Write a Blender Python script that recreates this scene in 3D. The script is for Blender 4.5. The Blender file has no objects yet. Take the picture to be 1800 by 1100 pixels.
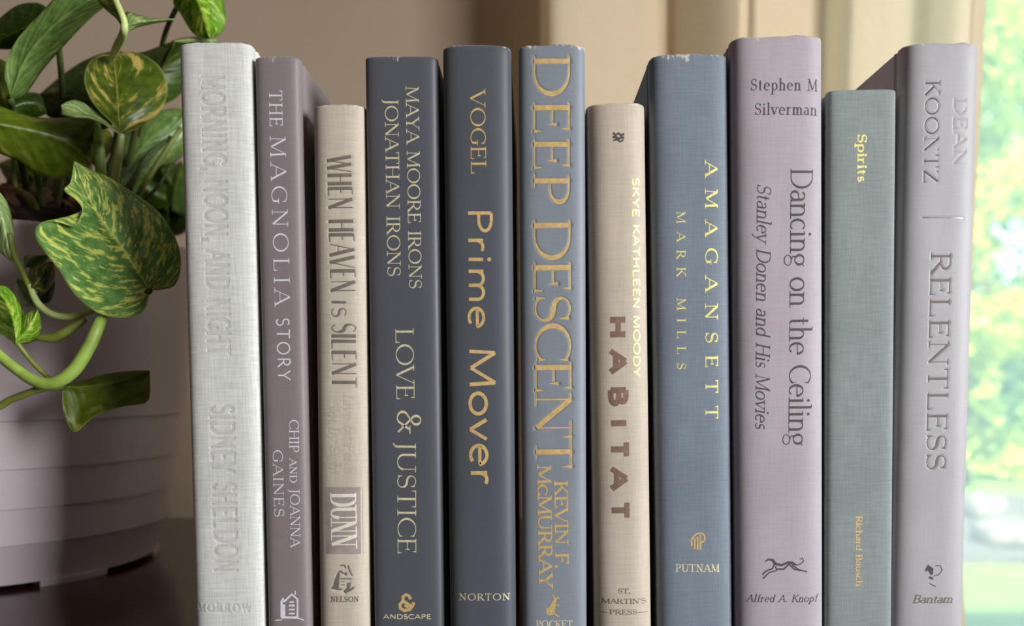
import bpy, bmesh, math, random
import numpy as np
from mathutils import Vector, Matrix, noise
random.seed(7)
C = bpy.context.scene
PI = math.pi

# ------------------------------------------------------------------ camera, world, lights, exposure
TABLE = 0.75
CAMZ = TABLE + 0.109
F, CX, CY, PITCH = 1600.0, 932.0, 772.0, math.radians(4.0)
cam = bpy.data.cameras.new('camera')
cam_o = bpy.data.objects.new('camera', cam)
C.collection.objects.link(cam_o)
cam_o.location = (0, 0, CAMZ)
cam_o.rotation_euler = (PI / 2 - PITCH, 0, 0)
cam.sensor_width = 36.0
cam.lens = F / 1800 * 36
cam.shift_x = (900 - CX) / 1800
cam.shift_y = (CY - 550) / 1800
cam.clip_start = 0.02
cam.dof.use_dof = True
cam.dof.focus_distance = 0.36
cam.dof.aperture_fstop = 8.0
C.camera = cam_o

W = bpy.data.worlds.new('sky')
C.world = W
W.use_nodes = True
wn = W.node_tree
sky = wn.nodes.new('ShaderNodeTexSky')
sky.sky_type = 'NISHITA'
sky.sun_disc = False
sky.sun_elevation = math.radians(48)
sky.sun_rotation = math.radians(200)
wn.links.new(sky.outputs[0], wn.nodes['Background'].inputs[0])
wn.nodes['Background'].inputs[1].default_value = 0.6

sun = bpy.data.lights.new('sun', 'SUN')
sun.energy = 14.0
sun.angle = math.radians(2)
sun.color = (1, .92, .74)
sun_o = bpy.data.objects.new('sun', sun)
C.collection.objects.link(sun_o)
sun_o.rotation_euler = Vector((0.35, 0.75, -0.85)).to_track_quat('-Z', 'Y').to_euler()

def area(name, loc, target, sx, sy, e, col):
    l = bpy.data.lights.new(name, 'AREA')
    l.shape = 'RECTANGLE'; l.size = sx; l.size_y = sy; l.energy = e; l.color = col
    o = bpy.data.objects.new(name, l)
    C.collection.objects.link(o)
    o.location = loc
    o.rotation_euler = (Vector(target) - Vector(loc)).to_track_quat('-Z', 'Y').to_euler()
    return o
# daylight entering by the big side window (right, in front of the books)
area('side_window_daylight', (1.77, -1.0, 1.2), (0.0, -1.0, 1.2), 1.2, 0.95, 64, (.99, .995, .985))

vs = C.view_settings
vs.view_transform = 'Standard'
vs.look = 'None'
vs.gamma = 1
vs.use_curve_mapping = False
vs.exposure = 0.48
C.cycles.use_denoising = True
C.cycles.max_bounces = 10
C.cycles.transparent_max_bounces = 12
C.cycles.sample_clamp_indirect = 6

# ------------------------------------------------------------------ helpers
def ray(x, y):
    a, b = (x - CX) / F, (CY - y) / F
    return (a, math.cos(PITCH) + b * math.sin(PITCH), -math.sin(PITCH) + b * math.cos(PITCH))
def at(x, y, D):
    r = ray(x, y)
    t = D / r[1]
    return Vector((r[0] * t, D, CAMZ + r[2] * t))

def lin(c):
    return tuple((v / 255 / 12.92 if v / 255 <= .04045 else ((v / 255 + .055) / 1.055) ** 2.4) for v in c)

def link(o, parent=None):
    C.collection.objects.link(o)
    if parent is not None:
        o.parent = parent
    return o
def obj(name, verts, faces, mat=None, parent=None, smooth=False):
    me = bpy.data.meshes.new(name)
    me.from_pydata([tuple(v) for v in verts], [], faces)
    me.update()
    if smooth:
        me.shade_smooth()
    if mat is not None:
        me.materials.append(mat)
    return link(bpy.data.objects.new(name, me), parent)
def tag(o, label=None, cat=None, group=None, kind=None):
    if label: o['label'] = label
    if cat: o['category'] = cat
    if group: o['group'] = group
    if kind: o['kind'] = kind
    return o
def empty(name, loc, rot=(0, 0, 0)):
    o = bpy.data.objects.new(name, None)
    o.empty_display_size = .02
    o.location = loc; o.rotation_euler = rot
    return link(o)
def box_bm(bm, lo, hi, bevel=0.0, seg=2):
    r = bmesh.ops.create_cube(bm, size=1)
    vs_ = r['verts']
    for v in vs_:
        v.co = Vector([lo[i] + (v.co[i] + .5) * (hi[i] - lo[i]) for i in range(3)])
    if bevel:
        es = list({e for v in vs_ for e in v.link_edges})
        bmesh.ops.bevel(bm, geom=es, offset=bevel, segments=seg, affect='EDGES', profile=.5)
def bm_obj(name, bm, mat, parent=None, smooth=False):
    me = bpy.data.meshes.new(name)
    bm.to_mesh(me); bm.free()
    if smooth: me.shade_smooth()
    if mat: me.materials.append(mat)
    return link(bpy.data.objects.new(name, me), parent)
def box(name, lo, hi, mat, parent=None, bevel=0.0, smooth=False):
    bm = bmesh.new(); box_bm(bm, lo, hi, bevel)
    return bm_obj(name, bm, mat, parent, smooth)
def fast_mesh(name, co, quads, mat, parent=None, smooth=True):
    me = bpy.data.meshes.new(name)
    n, q = len(co), len(quads)
    me.vertices.add(n); me.vertices.foreach_set('co', np.asarray(co, dtype=np.float32).ravel())
    me.loops.add(q * 4); me.loops.foreach_set('vertex_index', np.asarray(quads, dtype=np.int32).ravel())
    me.polygons.add(q)
    me.polygons.foreach_set('loop_start', np.arange(0, q * 4, 4, dtype=np.int32))
    me.polygons.foreach_set('loop_total', np.full(q, 4, dtype=np.int32))
    me.update(calc_edges=True); me.validate()
    if smooth: me.shade_smooth()
    if mat: me.materials.append(mat)
    return link(bpy.data.objects.new(name, me), parent)

# ------------------------------------------------------------------ materials
def nodes(name):
    m = bpy.data.materials.new(name)
    m.use_nodes = True
    nt = m.node_tree
    return m, nt, nt.nodes['Principled BSDF'], nt.nodes['Material Output']
def N(nt, t, **kw):
    n = nt.nodes.new(t)
    for k, v in kw.items():
        if k in n.inputs: n.inputs[k].default_value = v
        else: setattr(n, k, v)
    return n
def mapping(nt, scale, coord='Object', rot=(0, 0, 0)):
    tc = nt.nodes.new('ShaderNodeTexCoord')
    mp = nt.nodes.new('ShaderNodeMapping')
    mp.inputs['Scale'].default_value = scale
    mp.inputs['Rotation'].default_value = rot
    nt.links.new(tc.outputs[coord], mp.inputs[0])
    return mp.outputs[0]
def noise_n(nt, vec, scale, detail=2, rough=.5):
    n = nt.nodes.new('ShaderNodeTexNoise')
    n.inputs['Scale'].default_value = scale
    n.inputs['Detail'].default_value = detail
    n.inputs['Roughness'].default_value = rough
    nt.links.new(vec, n.inputs['Vector'])
    return n.outputs['Fac']
def ramp(nt, fac, stops, interp='LINEAR'):
    r = nt.nodes.new('ShaderNodeValToRGB')
    r.color_ramp.interpolation = interp
    els = r.color_ramp.elements
    while len(els) < len(stops): els.new(.5)
    for e, (p, c) in zip(els, stops):
        e.position = p; e.color = (*c, 1) if len(c) == 3 else c
    nt.links.new(fac, r.inputs[0])
    return r.outputs[0]
def mixc(nt, fac, a, b, mode='MIX'):
    m = nt.nodes.new('ShaderNodeMix')
    m.data_type = 'RGBA'; m.blend_type = mode
    for sock, v in ((m.inputs[0], fac), (m.inputs[6], a), (m.inputs[7], b)):
        if isinstance(v, (int, float)): sock.default_value = v
        elif isinstance(v, tuple): sock.default_value = (*v, 1)
        else: nt.links.new(v, sock)
    return m.outputs[2]
def mathn(nt, op, a, b=None):
    m = nt.nodes.new('ShaderNodeMath'); m.operation = op
    for i, v in enumerate((a, b)):
        if v is None: continue
        if isinstance(v, (int, float)): m.inputs[i].default_value = v
        else: nt.links.new(v, m.inputs[i])
    return m.outputs[0]
def bump(nt, bs, h, strength, dist):
    b = nt.nodes.new('ShaderNodeBump')
    b.inputs['Strength'].default_value = strength
    b.inputs['Distance'].default_value = dist
    nt.links.new(h, b.inputs['Height'])
    nt.links.new(b.outputs[0], bs.inputs['Normal'])

def cloth(name, rgb, weave=1.0, rough=.75, mottling=.08, sheen=.15, spec=.35):
    """book cloth: vertical and horizontal threads, faint mottling"""
    m, nt, bs, _ = nodes(name)
    base = lin(rgb)
    v1 = noise_n(nt, mapping(nt, (1800, 300, 90)), 1, 2)
    v2 = noise_n(nt, mapping(nt, (110, 300, 1500)), 1, 2)
    th = mathn(nt, 'ADD', mathn(nt, 'MULTIPLY', v1, .5), mathn(nt, 'MULTIPLY', v2, .5))
    blot = noise_n(nt, mapping(nt, (45, 45, 22)), 1, 4, .6)
    lo = tuple(c * (1 - .42 * weave) for c in base); hi = tuple(min(1, c * (1 + .38 * weave)) for c in base)
    col = ramp(nt, th, [(.25, lo), (.75, hi)])
    d = tuple(max(0, 1 - mottling * 2.2) for _ in range(3)); u = (1, 1, 1)
    col = mixc(nt, 1.0, col, ramp(nt, blot, [(.3, d), (.7, u)]), 'MULTIPLY')
    nt.links.new(col, bs.inputs['Base Color'])
    bs.inputs['Roughness'].default_value = rough
    bs.inputs['Specular IOR Level'].default_value = spec
    bs.inputs['Sheen Weight'].default_value = sheen
    bump(nt, bs, th, .35 * weave + .05, .0003)
    return m
def plain(name, rgb, rough=.5, metal=0.0, spec=.5, noisy=.1, nscale=400, coat=0.0):
    m, nt, bs, _ = nodes(name)
    base = lin(rgb)
    n = noise_n(nt, mapping(nt, (nscale,) * 3), 1, 3)
    col = ramp(nt, n, [(.3, tuple(c * (1 - noisy) for c in base)), (.7, tuple(min(1, c * (1 + noisy)) for c in base))])
    nt.links.new(col, bs.inputs['Base Color'])
    bs.inputs['Roughness'].default_value = rough
    bs.inputs['Metallic'].default_value = metal
    bs.inputs['Specular IOR Level'].default_value = spec
    bs.inputs['Coat Weight'].default_value = coat
    bump(nt, bs, n, .08, .0002)
    return m
def paper_mat():
    m, nt, bs, _ = nodes('page_edges')
    n = noise_n(nt, mapping(nt, (4000, 20, 20)), 1, 2)
    col = ramp(nt, n, [(.3, lin((190, 178, 155))), (.7, lin((232, 222, 200)))])
    nt.links.new(col, bs.inputs['Base Color']); bs.inputs['Roughness'].default_value = .9
    bump(nt, bs, n, .5, .0003)
    return m
PAPER = paper_mat()
WORN = plain('bare_board_wear', (214, 202, 190), .9, noisy=.18, nscale=900)

def wall_mat():
    m, nt, bs, _ = nodes('taupe_wall_paint')
    v = mapping(nt, (1, 1, 1))
    n = noise_n(nt, v, 260, 3)
    b = noise_n(nt, v, 3, 3)
    nt.links.new(ramp(nt, b, [(.3, lin((160, 140, 121))), (.7, lin((166, 147, 128)))]), bs.inputs['Base Color'])
    bs.inputs['Roughness'].default_value = .85
    bump(nt, bs, n, .12, .001)
    return m
WALL = wall_mat()
DIM = plain('bounce_cutting_wall_paint', (104, 88, 76), .85, nscale=60, noisy=.03)  # unseen walls made darker than the taupe one to cut bounced light
WHITE_PAINT = plain('white_gloss_paint', (236, 234, 228), .35, nscale=60, noisy=.02)
CEIL = plain('ceiling_paint', (150, 140, 130), .9, nscale=60, noisy=.02)  # unseen ceiling toned down to lower the bounce in the room

def wood_mat(name, a, b, rough, scale=1.0, coat=0.0, spec=.5):
    m, nt, bs, _ = nodes(name)
    v = mapping(nt, (2.2 * scale, 34 * scale, 34 * scale), rot=(0, 0, .2))
    n = noise_n(nt, v, 1.6, 6, .62)
    nt.links.new(ramp(nt, n, [(.3, lin(a)), (.7, lin(b))]), bs.inputs['Base Color'])
    bs.inputs['Roughness'].default_value = rough
    bs.inputs['Coat Weight'].default_value = coat
    bs.inputs['Specular IOR Level'].default_value = spec
    bs.inputs['Coat Roughness'].default_value = .04
    bump(nt, bs, n, .03, .0005)
    return m
TABLE_WOOD = wood_mat('dark_polished_wood', (38, 14, 8), (58, 24, 14), .17)
FLOOR_WOOD = wood_mat('oak_floor', (66, 44, 30), (92, 64, 44), .4)

# ------------------------------------------------------------------ the room
RX0, RX1, RY0, RY1, RZ = -3.2, 1.8, -3.8, 0.95, 2.5
T = 0.12
WX0, WX1, WZ0, WZ1 = 0.318, 0.86, 0.42, 2.15
def struct(o, label=None):
    o['kind'] = 'structure'
    if label: o['label'] = label
    return o
struct(box('floor', (RX0 - T, RY0 - T, -.1), (RX1 + T, RY1 + T, 0), FLOOR_WOOD), 'oak board floor of the room')
struct(box('ceiling', (RX0 - T, RY0 - T, RZ), (RX1 + T, RY1 + T, RZ + .1), CEIL), 'plain ceiling, darkened to cut bounced light')
def wall_with_hole(name, a0, a1, z0, z1, h, fixed, axis, label):
    """a wall in plane axis (x or y) with a window opening h=(a0,a1,z0,z1)"""
    bm = bmesh.new()
    rects = [(a0, h[0], z0, z1), (h[1], a1, z0, z1), (h[0], h[1], z0, h[2]), (h[0], h[1], h[3], z1)]
    for r in rects:
        if axis == 'y': box_bm(bm, (r[0], fixed[0], r[2]), (r[1], fixed[1], r[3]))
        else: box_bm(bm, (fixed[0], r[0], r[2]), (fixed[1], r[1], r[3]))
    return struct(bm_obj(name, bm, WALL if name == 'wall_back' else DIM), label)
wall_with_hole('wall_back', RX0 - T, RX1 + T, 0, RZ, (WX0, WX1, WZ0, WZ1), (RY1, RY1 + T), 'y', 'taupe painted wall behind the plant and books')
wall_with_hole('wall_right', RY0, RY1, 0, RZ, (-1.63, -.37, .7, 1.7), (RX1, RX1 + T), 'x', 'side wall with a window opening, darkened to cut bounced light')
struct(box('wall_front', (RX0 - T, RY0 - T, 0), (RX1 + T, RY0, RZ), DIM), 'wall behind the viewer, darkened to cut bounced light')
struct(box('wall_left', (RX0 - T, RY0, 0), (RX0, RY1, RZ), DIM), 'left wall, darkened to cut bounced light')
struct(box('baseboard_back', (RX0, RY1 - .015, 0), (RX1, RY1, .11), WHITE_PAINT, bevel=.003), 'white baseboard')

def glass_mat():
    m, nt, bs, out = nodes('hazed_window_glass')
    tr = N(nt, 'ShaderNodeBsdfTransparent'); tr.inputs[0].default_value = (.93, .97, .95, 1)
    tl = N(nt, 'ShaderNodeBsdfTranslucent'); tl.inputs[0].default_value = (.9, .93, .92, 1)  # white translucent share puts the bright outdoor haze into the pane
    n = noise_n(nt, mapping(nt, (9, 9, 5)), 1, 4)
    f = mathn(nt, 'MULTIPLY', ramp(nt, n, [(.3, (.8,) * 3), (.7, (1.0,) * 3)]), .24)
    m1 = N(nt, 'ShaderNodeMixShader'); nt.links.new(f, m1.inputs[0])
    nt.links.new(tr.outputs[0], m1.inputs[1]); nt.links.new(tl.outputs[0], m1.inputs[2])
    nt.links.new(m1.outputs[0], out.inputs[0])
    return m
win = bpy.data.objects.new('window_1', None); link(win); win.location = ((WX0 + WX1) / 2, RY1 + .06, WZ0)
struct(win, 'tall white framed window half covered by the curtain')
bm = bmesh.new()
x0, x1, z0, z1 = WX0 - win.location.x, WX1 - win.location.x, 0, WZ1 - WZ0
fw = .03
for lo, hi in (((x0, -.03, z0), (x0 + fw, .03, z1)), ((x1 - fw, -.03, z0), (x1, .03, z1)), ((x0 + fw, -.03, z0), (x1 - fw, .03, z0 + fw)), ((x0 + fw, -.03, z1 - fw), (x1 - fw, .03, z1))):
    box_bm(bm, lo, hi, .003)
bm_obj('frame', bm, WHITE_PAINT, win)
box('pane', (x0 + fw - .003, -.003, z0 + fw - .003), (x1 - fw + .003, .003, z1 - fw + .003), glass_mat(), win)
box('sill', (x0 - .03, -.10, -.03), (x1 + .03, .055, 0), WHITE_PAINT, win, bevel=.004)

# ------------------------------------------------------------------ outdoors
def ground_mat():
    m, nt, bs, _ = nodes('garden_ground')
    tc = nt.nodes.new('ShaderNodeTexCoord')
    n = noise_n(nt, tc.outputs['Object'], 3.0, 5, .6)
    n2 = noise_n(nt, tc.outputs['Object'], 40, 3)
    g = ramp(nt, n, [(.3, lin((84, 106, 36))), (.7, lin((128, 146, 60)))])
    g2 = mixc(nt, n2, g, lin((104, 124, 48)))
    sep = nt.nodes.new('ShaderNodeSeparateXYZ'); nt.links.new(tc.outputs['Object'], sep.inputs[0])
    nt.links.new(g2, bs.inputs['Base Color']); bs.inputs['Roughness'].default_value = .95
    return m
struct(box('lawn', (-9, RY1 + T, -.2), (16, 16, -.03), ground_mat()), 'sunny lawn outside the window')
GRAVEL = plain('pale_gravel', (98, 88, 80), .9, nscale=25, noisy=.35)
struct(box('gravel_bed', (.3, 4.25, -.03), (7.5, 6.6, .0), GRAVEL), 'pale gravel bed between lawn and shrubs')
ROCK = plain('garden_rock', (118, 108, 100), .9, nscale=9, noisy=.4)
rk = random.Random(3)
n_rock = 0
ROCKLAB = ['tall', 'flat', 'round', 'long', 'pointed', 'squat']
for i, lb in enumerate(['pale rock outside, left of the window edge, half hidden by the curtain', 'pale blurred rock seen through the glass just right of the last book',
                       'farther pale rock standing behind the blurred one outside', 'pale garden rock cut by the right edge of the photo']):
    x, y = ((1.75, 4.75), (2.45, 4.65), (2.75, 5.45), (3.0, 4.7))[i]
    bm = bmesh.new(); bmesh.ops.create_icosphere(bm, subdivisions=3, radius=1)
    sx, sy, sz = rk.uniform(.12, .2), rk.uniform(.12, .2), rk.uniform(.09, .17)
    off = Vector((i * 3.1, 0, 0)); sx *= .9
    for v in bm.verts:
        v.co *= 1 + .35 * noise.noise(v.co * 1.3 + off) + .1 * noise.noise(v.co * 4 + off)
        v.co = Vector((v.co.x * sx, v.co.y * sy, max(v.co.z, -.5) * sz + sz * .45))
    o = bm_obj('rock', bm, ROCK, None, True); o.location = (x, y, 0)
    tag(o, lb, 'rock', 'rocks along the garden bed')

def leafy_mat(name, a, b, c):
    m, nt, bs, out = nodes(name)
    n = noise_n(nt, mapping(nt, (1, 1, 1)), 2.2, 5, .6)
    col = ramp(nt, n, [(.3, lin(a)), (.5, lin(b)), (.7, lin(c))])
    nt.links.new(col, bs.inputs['Base Color']); bs.inputs['Roughness'].default_value = .5
    tl = N(nt, 'ShaderNodeBsdfTranslucent'); nt.links.new(col, tl.inputs[0])
    mx = N(nt, 'ShaderNodeMixShader'); mx.inputs[0].default_value = .4
    nt.links.new(bs.outputs[0], mx.inputs[1]); nt.links.new(tl.outputs[0], mx.inputs[2])
    nt.links.new(mx.outputs[0], out.inputs[0])
    return m
LEAFM = [leafy_mat('yellow_green_leaves', (110, 140, 50), (196, 212, 84), (240, 240, 120)),
         leafy_mat('mid_green_leaves', (70, 110, 50), (140, 175, 85), (205, 225, 130)),
         leafy_mat('cool_green_leaves', (90, 125, 80), (150, 182, 125), (210, 225, 170))]
BARK = plain('bark', (96, 78, 62), .9, nscale=12, noisy=.3)
def shrub(x, y, h, r, mat, seed, label, n=3600, low=.1, size=.06):
    rr = random.Random(seed)
    root = empty('garden_tree', (x, y, -.03))
    tag(root, label, 'tree', 'trees and shrubs outside the window')
    bm = bmesh.new()
    r1 = bmesh.ops.create_cone(bm, segments=10, radius1=.09, radius2=.03, depth=h * .8, cap_ends=True)
    for v in r1['verts']: v.co.z += h * .4
    bm_obj('stem', bm, BARK, root, True)
    co, fc = [], []
    blobs = [(Vector((rr.uniform(-.6, .6) * r, rr.uniform(-.5, .5) * r, rr.uniform(low, .92) * h)), rr.uniform(.25, .5) * r) for _ in range(26)]
    for k in range(n):
        c, br = rr.choice(blobs)
        d = Vector((rr.gauss(0, 1), rr.gauss(0, 1), rr.gauss(0, 1))).normalized()
        p = c + d * br * rr.uniform(.6, 1.05)
        if p.z < .05: p.z = .05 + rr.random() * .2
        u = Vector((rr.gauss(0, 1), rr.gauss(0, 1), rr.gauss(0, .6))).normalized()
        w = u.cross(Vector((rr.gauss(0, 1), rr.gauss(0, 1), rr.gauss(0, 1)))).normalized()
        s = size * rr.uniform(.7, 1.5)
        b = len(co)
        co += [p - u * s, p + w * s * .45 - u * s * .1, p + u * s, p - w * s * .45 - u * s * .1]
        fc.append((b, b + 1, b + 2, b + 3))
    f = obj('foliage', co, fc, mat, root); f['kind'] = 'stuff'
    return root
shrub(3.55, 7.5, 4.4, .95, LEAFM[0], 11, 'yellow green sunlit tree nearest to the window edge', 7000, .04)
shrub(1.2, 7.4, 4.0, .9, LEAFM[1], 12, 'mid green tree hidden mostly by the curtain', 2500)
shrub(6.0, 7.4, 4.2, .95, LEAFM[1], 13, 'mid green tree beyond the right window edge', 2500)
shrub(5.15, 10.4, 5.8, 1.15, LEAFM[2], 14, 'cool green tree behind the yellow green one', 6500, .03, .08)
shrub(2.2, 10.4, 5.6, 1.15, LEAFM[1], 15, 'tall mid green tree at the back on the left', 3000, .04, .08)
shrub(8.2, 10.4, 5.6, 1.15, LEAFM[0], 16, 'yellow green tree at the back on the far right', 2500, .04, .08)
shrub(6.4, 13.4, 8.0, 1.5, LEAFM[1], 17, 'tallest tree at the end of the garden', 6000, .03, .11)
shrub(3.2, 13.4, 8.0, 1.5, LEAFM[0], 18, 'tall yellow green tree at the end of the garden', 3500, .03, .11)

# ------------------------------------------------------------------ curtain
def curtain_mat(name, tl_amt=.5, k=1.0):
    m, nt, bs, out = nodes(name)
    v1 = noise_n(nt, mapping(nt, (900, 900, 120)), 1, 2)
    v2 = noise_n(nt, mapping(nt, (120, 120, 900)), 1, 2)
    th = mathn(nt, 'ADD', mathn(nt, 'MULTIPLY', v1, .5), mathn(nt, 'MULTIPLY', v2, .5))
    col = ramp(nt, th, [(.3, tuple(c * k for c in lin((247, 224, 188)))), (.7, tuple(c * k for c in lin((254, 238, 210))))])
    nt.links.new(col, bs.inputs['Base Color']); bs.inputs['Roughness'].default_value = .85
    tl = N(nt, 'ShaderNodeBsdfTranslucent'); nt.links.new(col, tl.inputs[0])
    mx = N(nt, 'ShaderNodeMixShader'); mx.inputs[0].default_value = tl_amt
    nt.links.new(bs.outputs[0], mx.inputs[1]); nt.links.new(tl.outputs[0], mx.inputs[2])
    nt.links.new(mx.outputs[0], out.inputs[0])
    bump(nt, bs, th, .3, .0006)
    return m
CURT = curtain_mat('cream_curtain_fabric', .42)
HEM = curtain_mat('curtain_hem_double_fabric', .12, .72)
cur = empty('curtain', (.2, .85, .03))
tag(cur, 'cream curtain hanging in soft folds between the wall and the bright window', 'curtain')
# (pixel column, depth) key points of the folded cloth, joined smoothly
keys = [(946, .875), (958, .853), (985, .845), (1060, .855), (1130, .872), (1188, .885), (1205, .868), (1240, .838), (1290, .82),
        (1340, .834), (1400, .858), (1450, .868), (1466, .846), (1482, .836), (1540, .85), (1590, .862), (1618, .848), (1656, .838), (1686, .85), (1718, .862)]
kx = [(k[0] - CX) / F * .85 for k in keys]; ky = [k[1] for k in keys]
def hermite(xs, ys, x):
    i = max(0, min(len(xs) - 2, next((j for j in range(len(xs) - 1) if x <= xs[j + 1]), len(xs) - 2)))
    def sl(j):
        if j <= 0 or j >= len(xs) - 1: return 0
        return (ys[j + 1] - ys[j - 1]) / (xs[j + 1] - xs[j - 1])
    h = xs[i + 1] - xs[i]; t = (x - xs[i]) / h
    return ((2 * t**3 - 3 * t**2 + 1) * ys[i] + (t**3 - 2 * t**2 + t) * h * sl(i) + (-2 * t**3 + 3 * t**2) * ys[i + 1] + (t**3 - t**2) * h * sl(i + 1))
nu, nz = 220, 60
co, fc = [], []
for j in range(nz + 1):
    z = .03 + (2.25 - .03) * j / nz
    for i in range(nu + 1):
        u = i / nu
        x = kx[0] + (kx[-1] - kx[0]) * u
        y = hermite(kx, ky, x)
        a = .85 + .3 * abs(math.sin(z * 1.1))
        y = .852 + (y - .852) * a * (.55 if x < .2 and not .13 < x < .19 else .75) + .0025 * math.sin(z * 5 + x * 30)
        xx = x + .006 * math.sin(z * 2.3 + x * 9) * (1 - u) - u ** 3 * (.010 * min(1, max(0, 1.25 - z) / .5) - .012 * min(1, max(0, .72 - z) / .12))
        co.append((xx - .2, y - .85, z - .03))
for j in range(nz):
    for i in range(nu):
        b = j * (nu + 1) + i
        fc.append((b, b + 1, b + nu + 2, b + nu + 1))
fab = obj('fabric', co, fc, CURT, cur, True)
hem_co, hem_fc = [], []
st = nu - 9
for j in range(nz + 1):
    for i in range(st, nu + 1):
        c = co[j * (nu + 1) + i]; hem_co.append((c[0] + .0002, c[1] - .0016, c[2]))
w = nu + 1 - st
for j in range(nz):
    for i in range(w - 1):
        b = j * w + i; hem_fc.append((b, b + 1, b + w + 1, b + w))
obj('side_hem', hem_co, hem_fc, HEM, cur, True)
rod = empty('curtain_rod', (.55, .86, 2.27))
tag(rod, 'slim brass curtain rod above the window', 'curtain rod')
def tube_geo(pts, rads, seg=10, caps=True):
    co, fc = [], []
    prev = None
    n = len(pts)
    for i, p in enumerate(pts):
        p = Vector(p)
        d = (Vector(pts[min(i + 1, n - 1)]) - Vector(pts[max(i - 1, 0)])).normalized()
        if prev is None:
            a = d.orthogonal().normalized()
        else:
            a = (prev - d * prev.dot(d)).normalized()
        prev = a; b = d.cross(a)
        for k in range(seg):
            t = 2 * PI * k / seg
            co.append(p + (a * math.cos(t) + b * math.sin(t)) * rads[i])
    for i in range(n - 1):
        for k in range(seg):
            fc.append((i * seg + k, i * seg + (k + 1) % seg, (i + 1) * seg + (k + 1) % seg, (i + 1) * seg + k))
    if caps:
        fc.append(tuple(range(seg))[::-1]); fc.append(tuple(range((n - 1) * seg, n * seg)))
    return co, fc
BRASS = plain('brushed_brass', (180, 150, 90), .35, 1.0)
co, fc = tube_geo([(-.62, 0, 0), (.5, 0, 0)], [.011, .011], 14)
obj('pole', co, fc, BRASS, rod, True)
for x in (-.62, .5):
    bm = bmesh.new(); bmesh.ops.create_uvsphere(bm, u_segments=16, v_segments=10, radius=.022)
    bmesh.ops.translate(bm, verts=bm.verts, vec=(x, 0, 0)); bm_obj('finial', bm, BRASS, rod, True)
for x in (-.57, .45):
    box('bracket', (x - .01, 0, -.01), (x + .01, .09, .01), BRASS, rod, bevel=.002)

# ------------------------------------------------------------------ table
tb = empty('side_table', (-.2, .27, 0))
tag(tb, 'dark polished wooden table with rounded corners carrying the books and the potted plant', 'table')
def lathe(profile, seg=96, a0=0.0, a1=2 * PI):
    co, fc = [], []
    full = abs(a1 - a0 - 2 * PI) < 1e-6
    ns = seg if full else seg + 1
    for r, z in profile:
        for k in range(ns):
            t = a0 + (a1 - a0) * k / seg
            co.append((r * math.cos(t), r * math.sin(t), z))
    for i in range(len(profile) - 1):
        for k in range(seg):
            k2 = (k + 1) % ns if full else k + 1
            fc.append((i * ns + k, i * ns + k2, (i + 1) * ns + k2, (i + 1) * ns + k))
    return co, fc
def lathe_obj(name, profile, mat, parent, seg=96, smooth=True):
    co, fc = lathe(profile, seg)
    o = obj(name, co, fc, mat, parent, smooth)
    bm = bmesh.new(); bm.from_mesh(o.data)
    bmesh.ops.remove_doubles(bm, verts=bm.verts, dist=1e-6)
    bmesh.ops.recalc_face_normals(bm, faces=bm.faces)
    bm.to_mesh(o.data); bm.free()
    if smooth:
        o.data.set_sharp_from_angle(angle=math.radians(40))
    return o
bm = bmesh.new()
outline = []
x0t, x1t, y0t, y1t, rt = -.45, .385, -.43, .43, .2
for cx_, cy_, a0 in ((x1t - rt, y1t - rt, 0), (x0t + rt, y1t - rt, 90), (x0t + rt, y0t + rt, 180), (x1t - rt, y0t + rt, 270)):
    for k in range(25):
        t = math.radians(a0 + 90 * k / 24); outline.append((cx_ + rt * math.cos(t), cy_ + rt * math.sin(t), math.cos(t), math.sin(t)))
rings = []
for ins, z in ((.012, TABLE - .028), (.003, TABLE - .026), (0, TABLE - .020), (0, TABLE - .006), (.0015, TABLE - .0018), (.005, TABLE)):
    rings.append([bm.verts.new((p[0] - p[2] * ins, p[1] - p[3] * ins, z)) for p in outline])
for a_, b_ in zip(rings[:-1], rings[1:]):
    for i in range(len(outline)):
        j = (i + 1) % len(outline); bm.faces.new((a_[i], a_[j], b_[j], b_[i]))
bm.faces.new(rings[-1]); bm.faces.new(rings[0][::-1])
bm_obj('table_top', bm, TABLE_WOOD, tb)
lathe_obj('pedestal', [(0, .04), (.05, .04), (.045, .1), (.03, .2), (.028, .5), (.04, .68), (.09, TABLE - .028), (0, TABLE - .028)], TABLE_WOOD, tb, 40)
lathe_obj('foot_plate', [(0, 0), (.24, 0), (.245, .01), (.235, .02), (.08, .04), (0, .04)], TABLE_WOOD, tb, 64)

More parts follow.
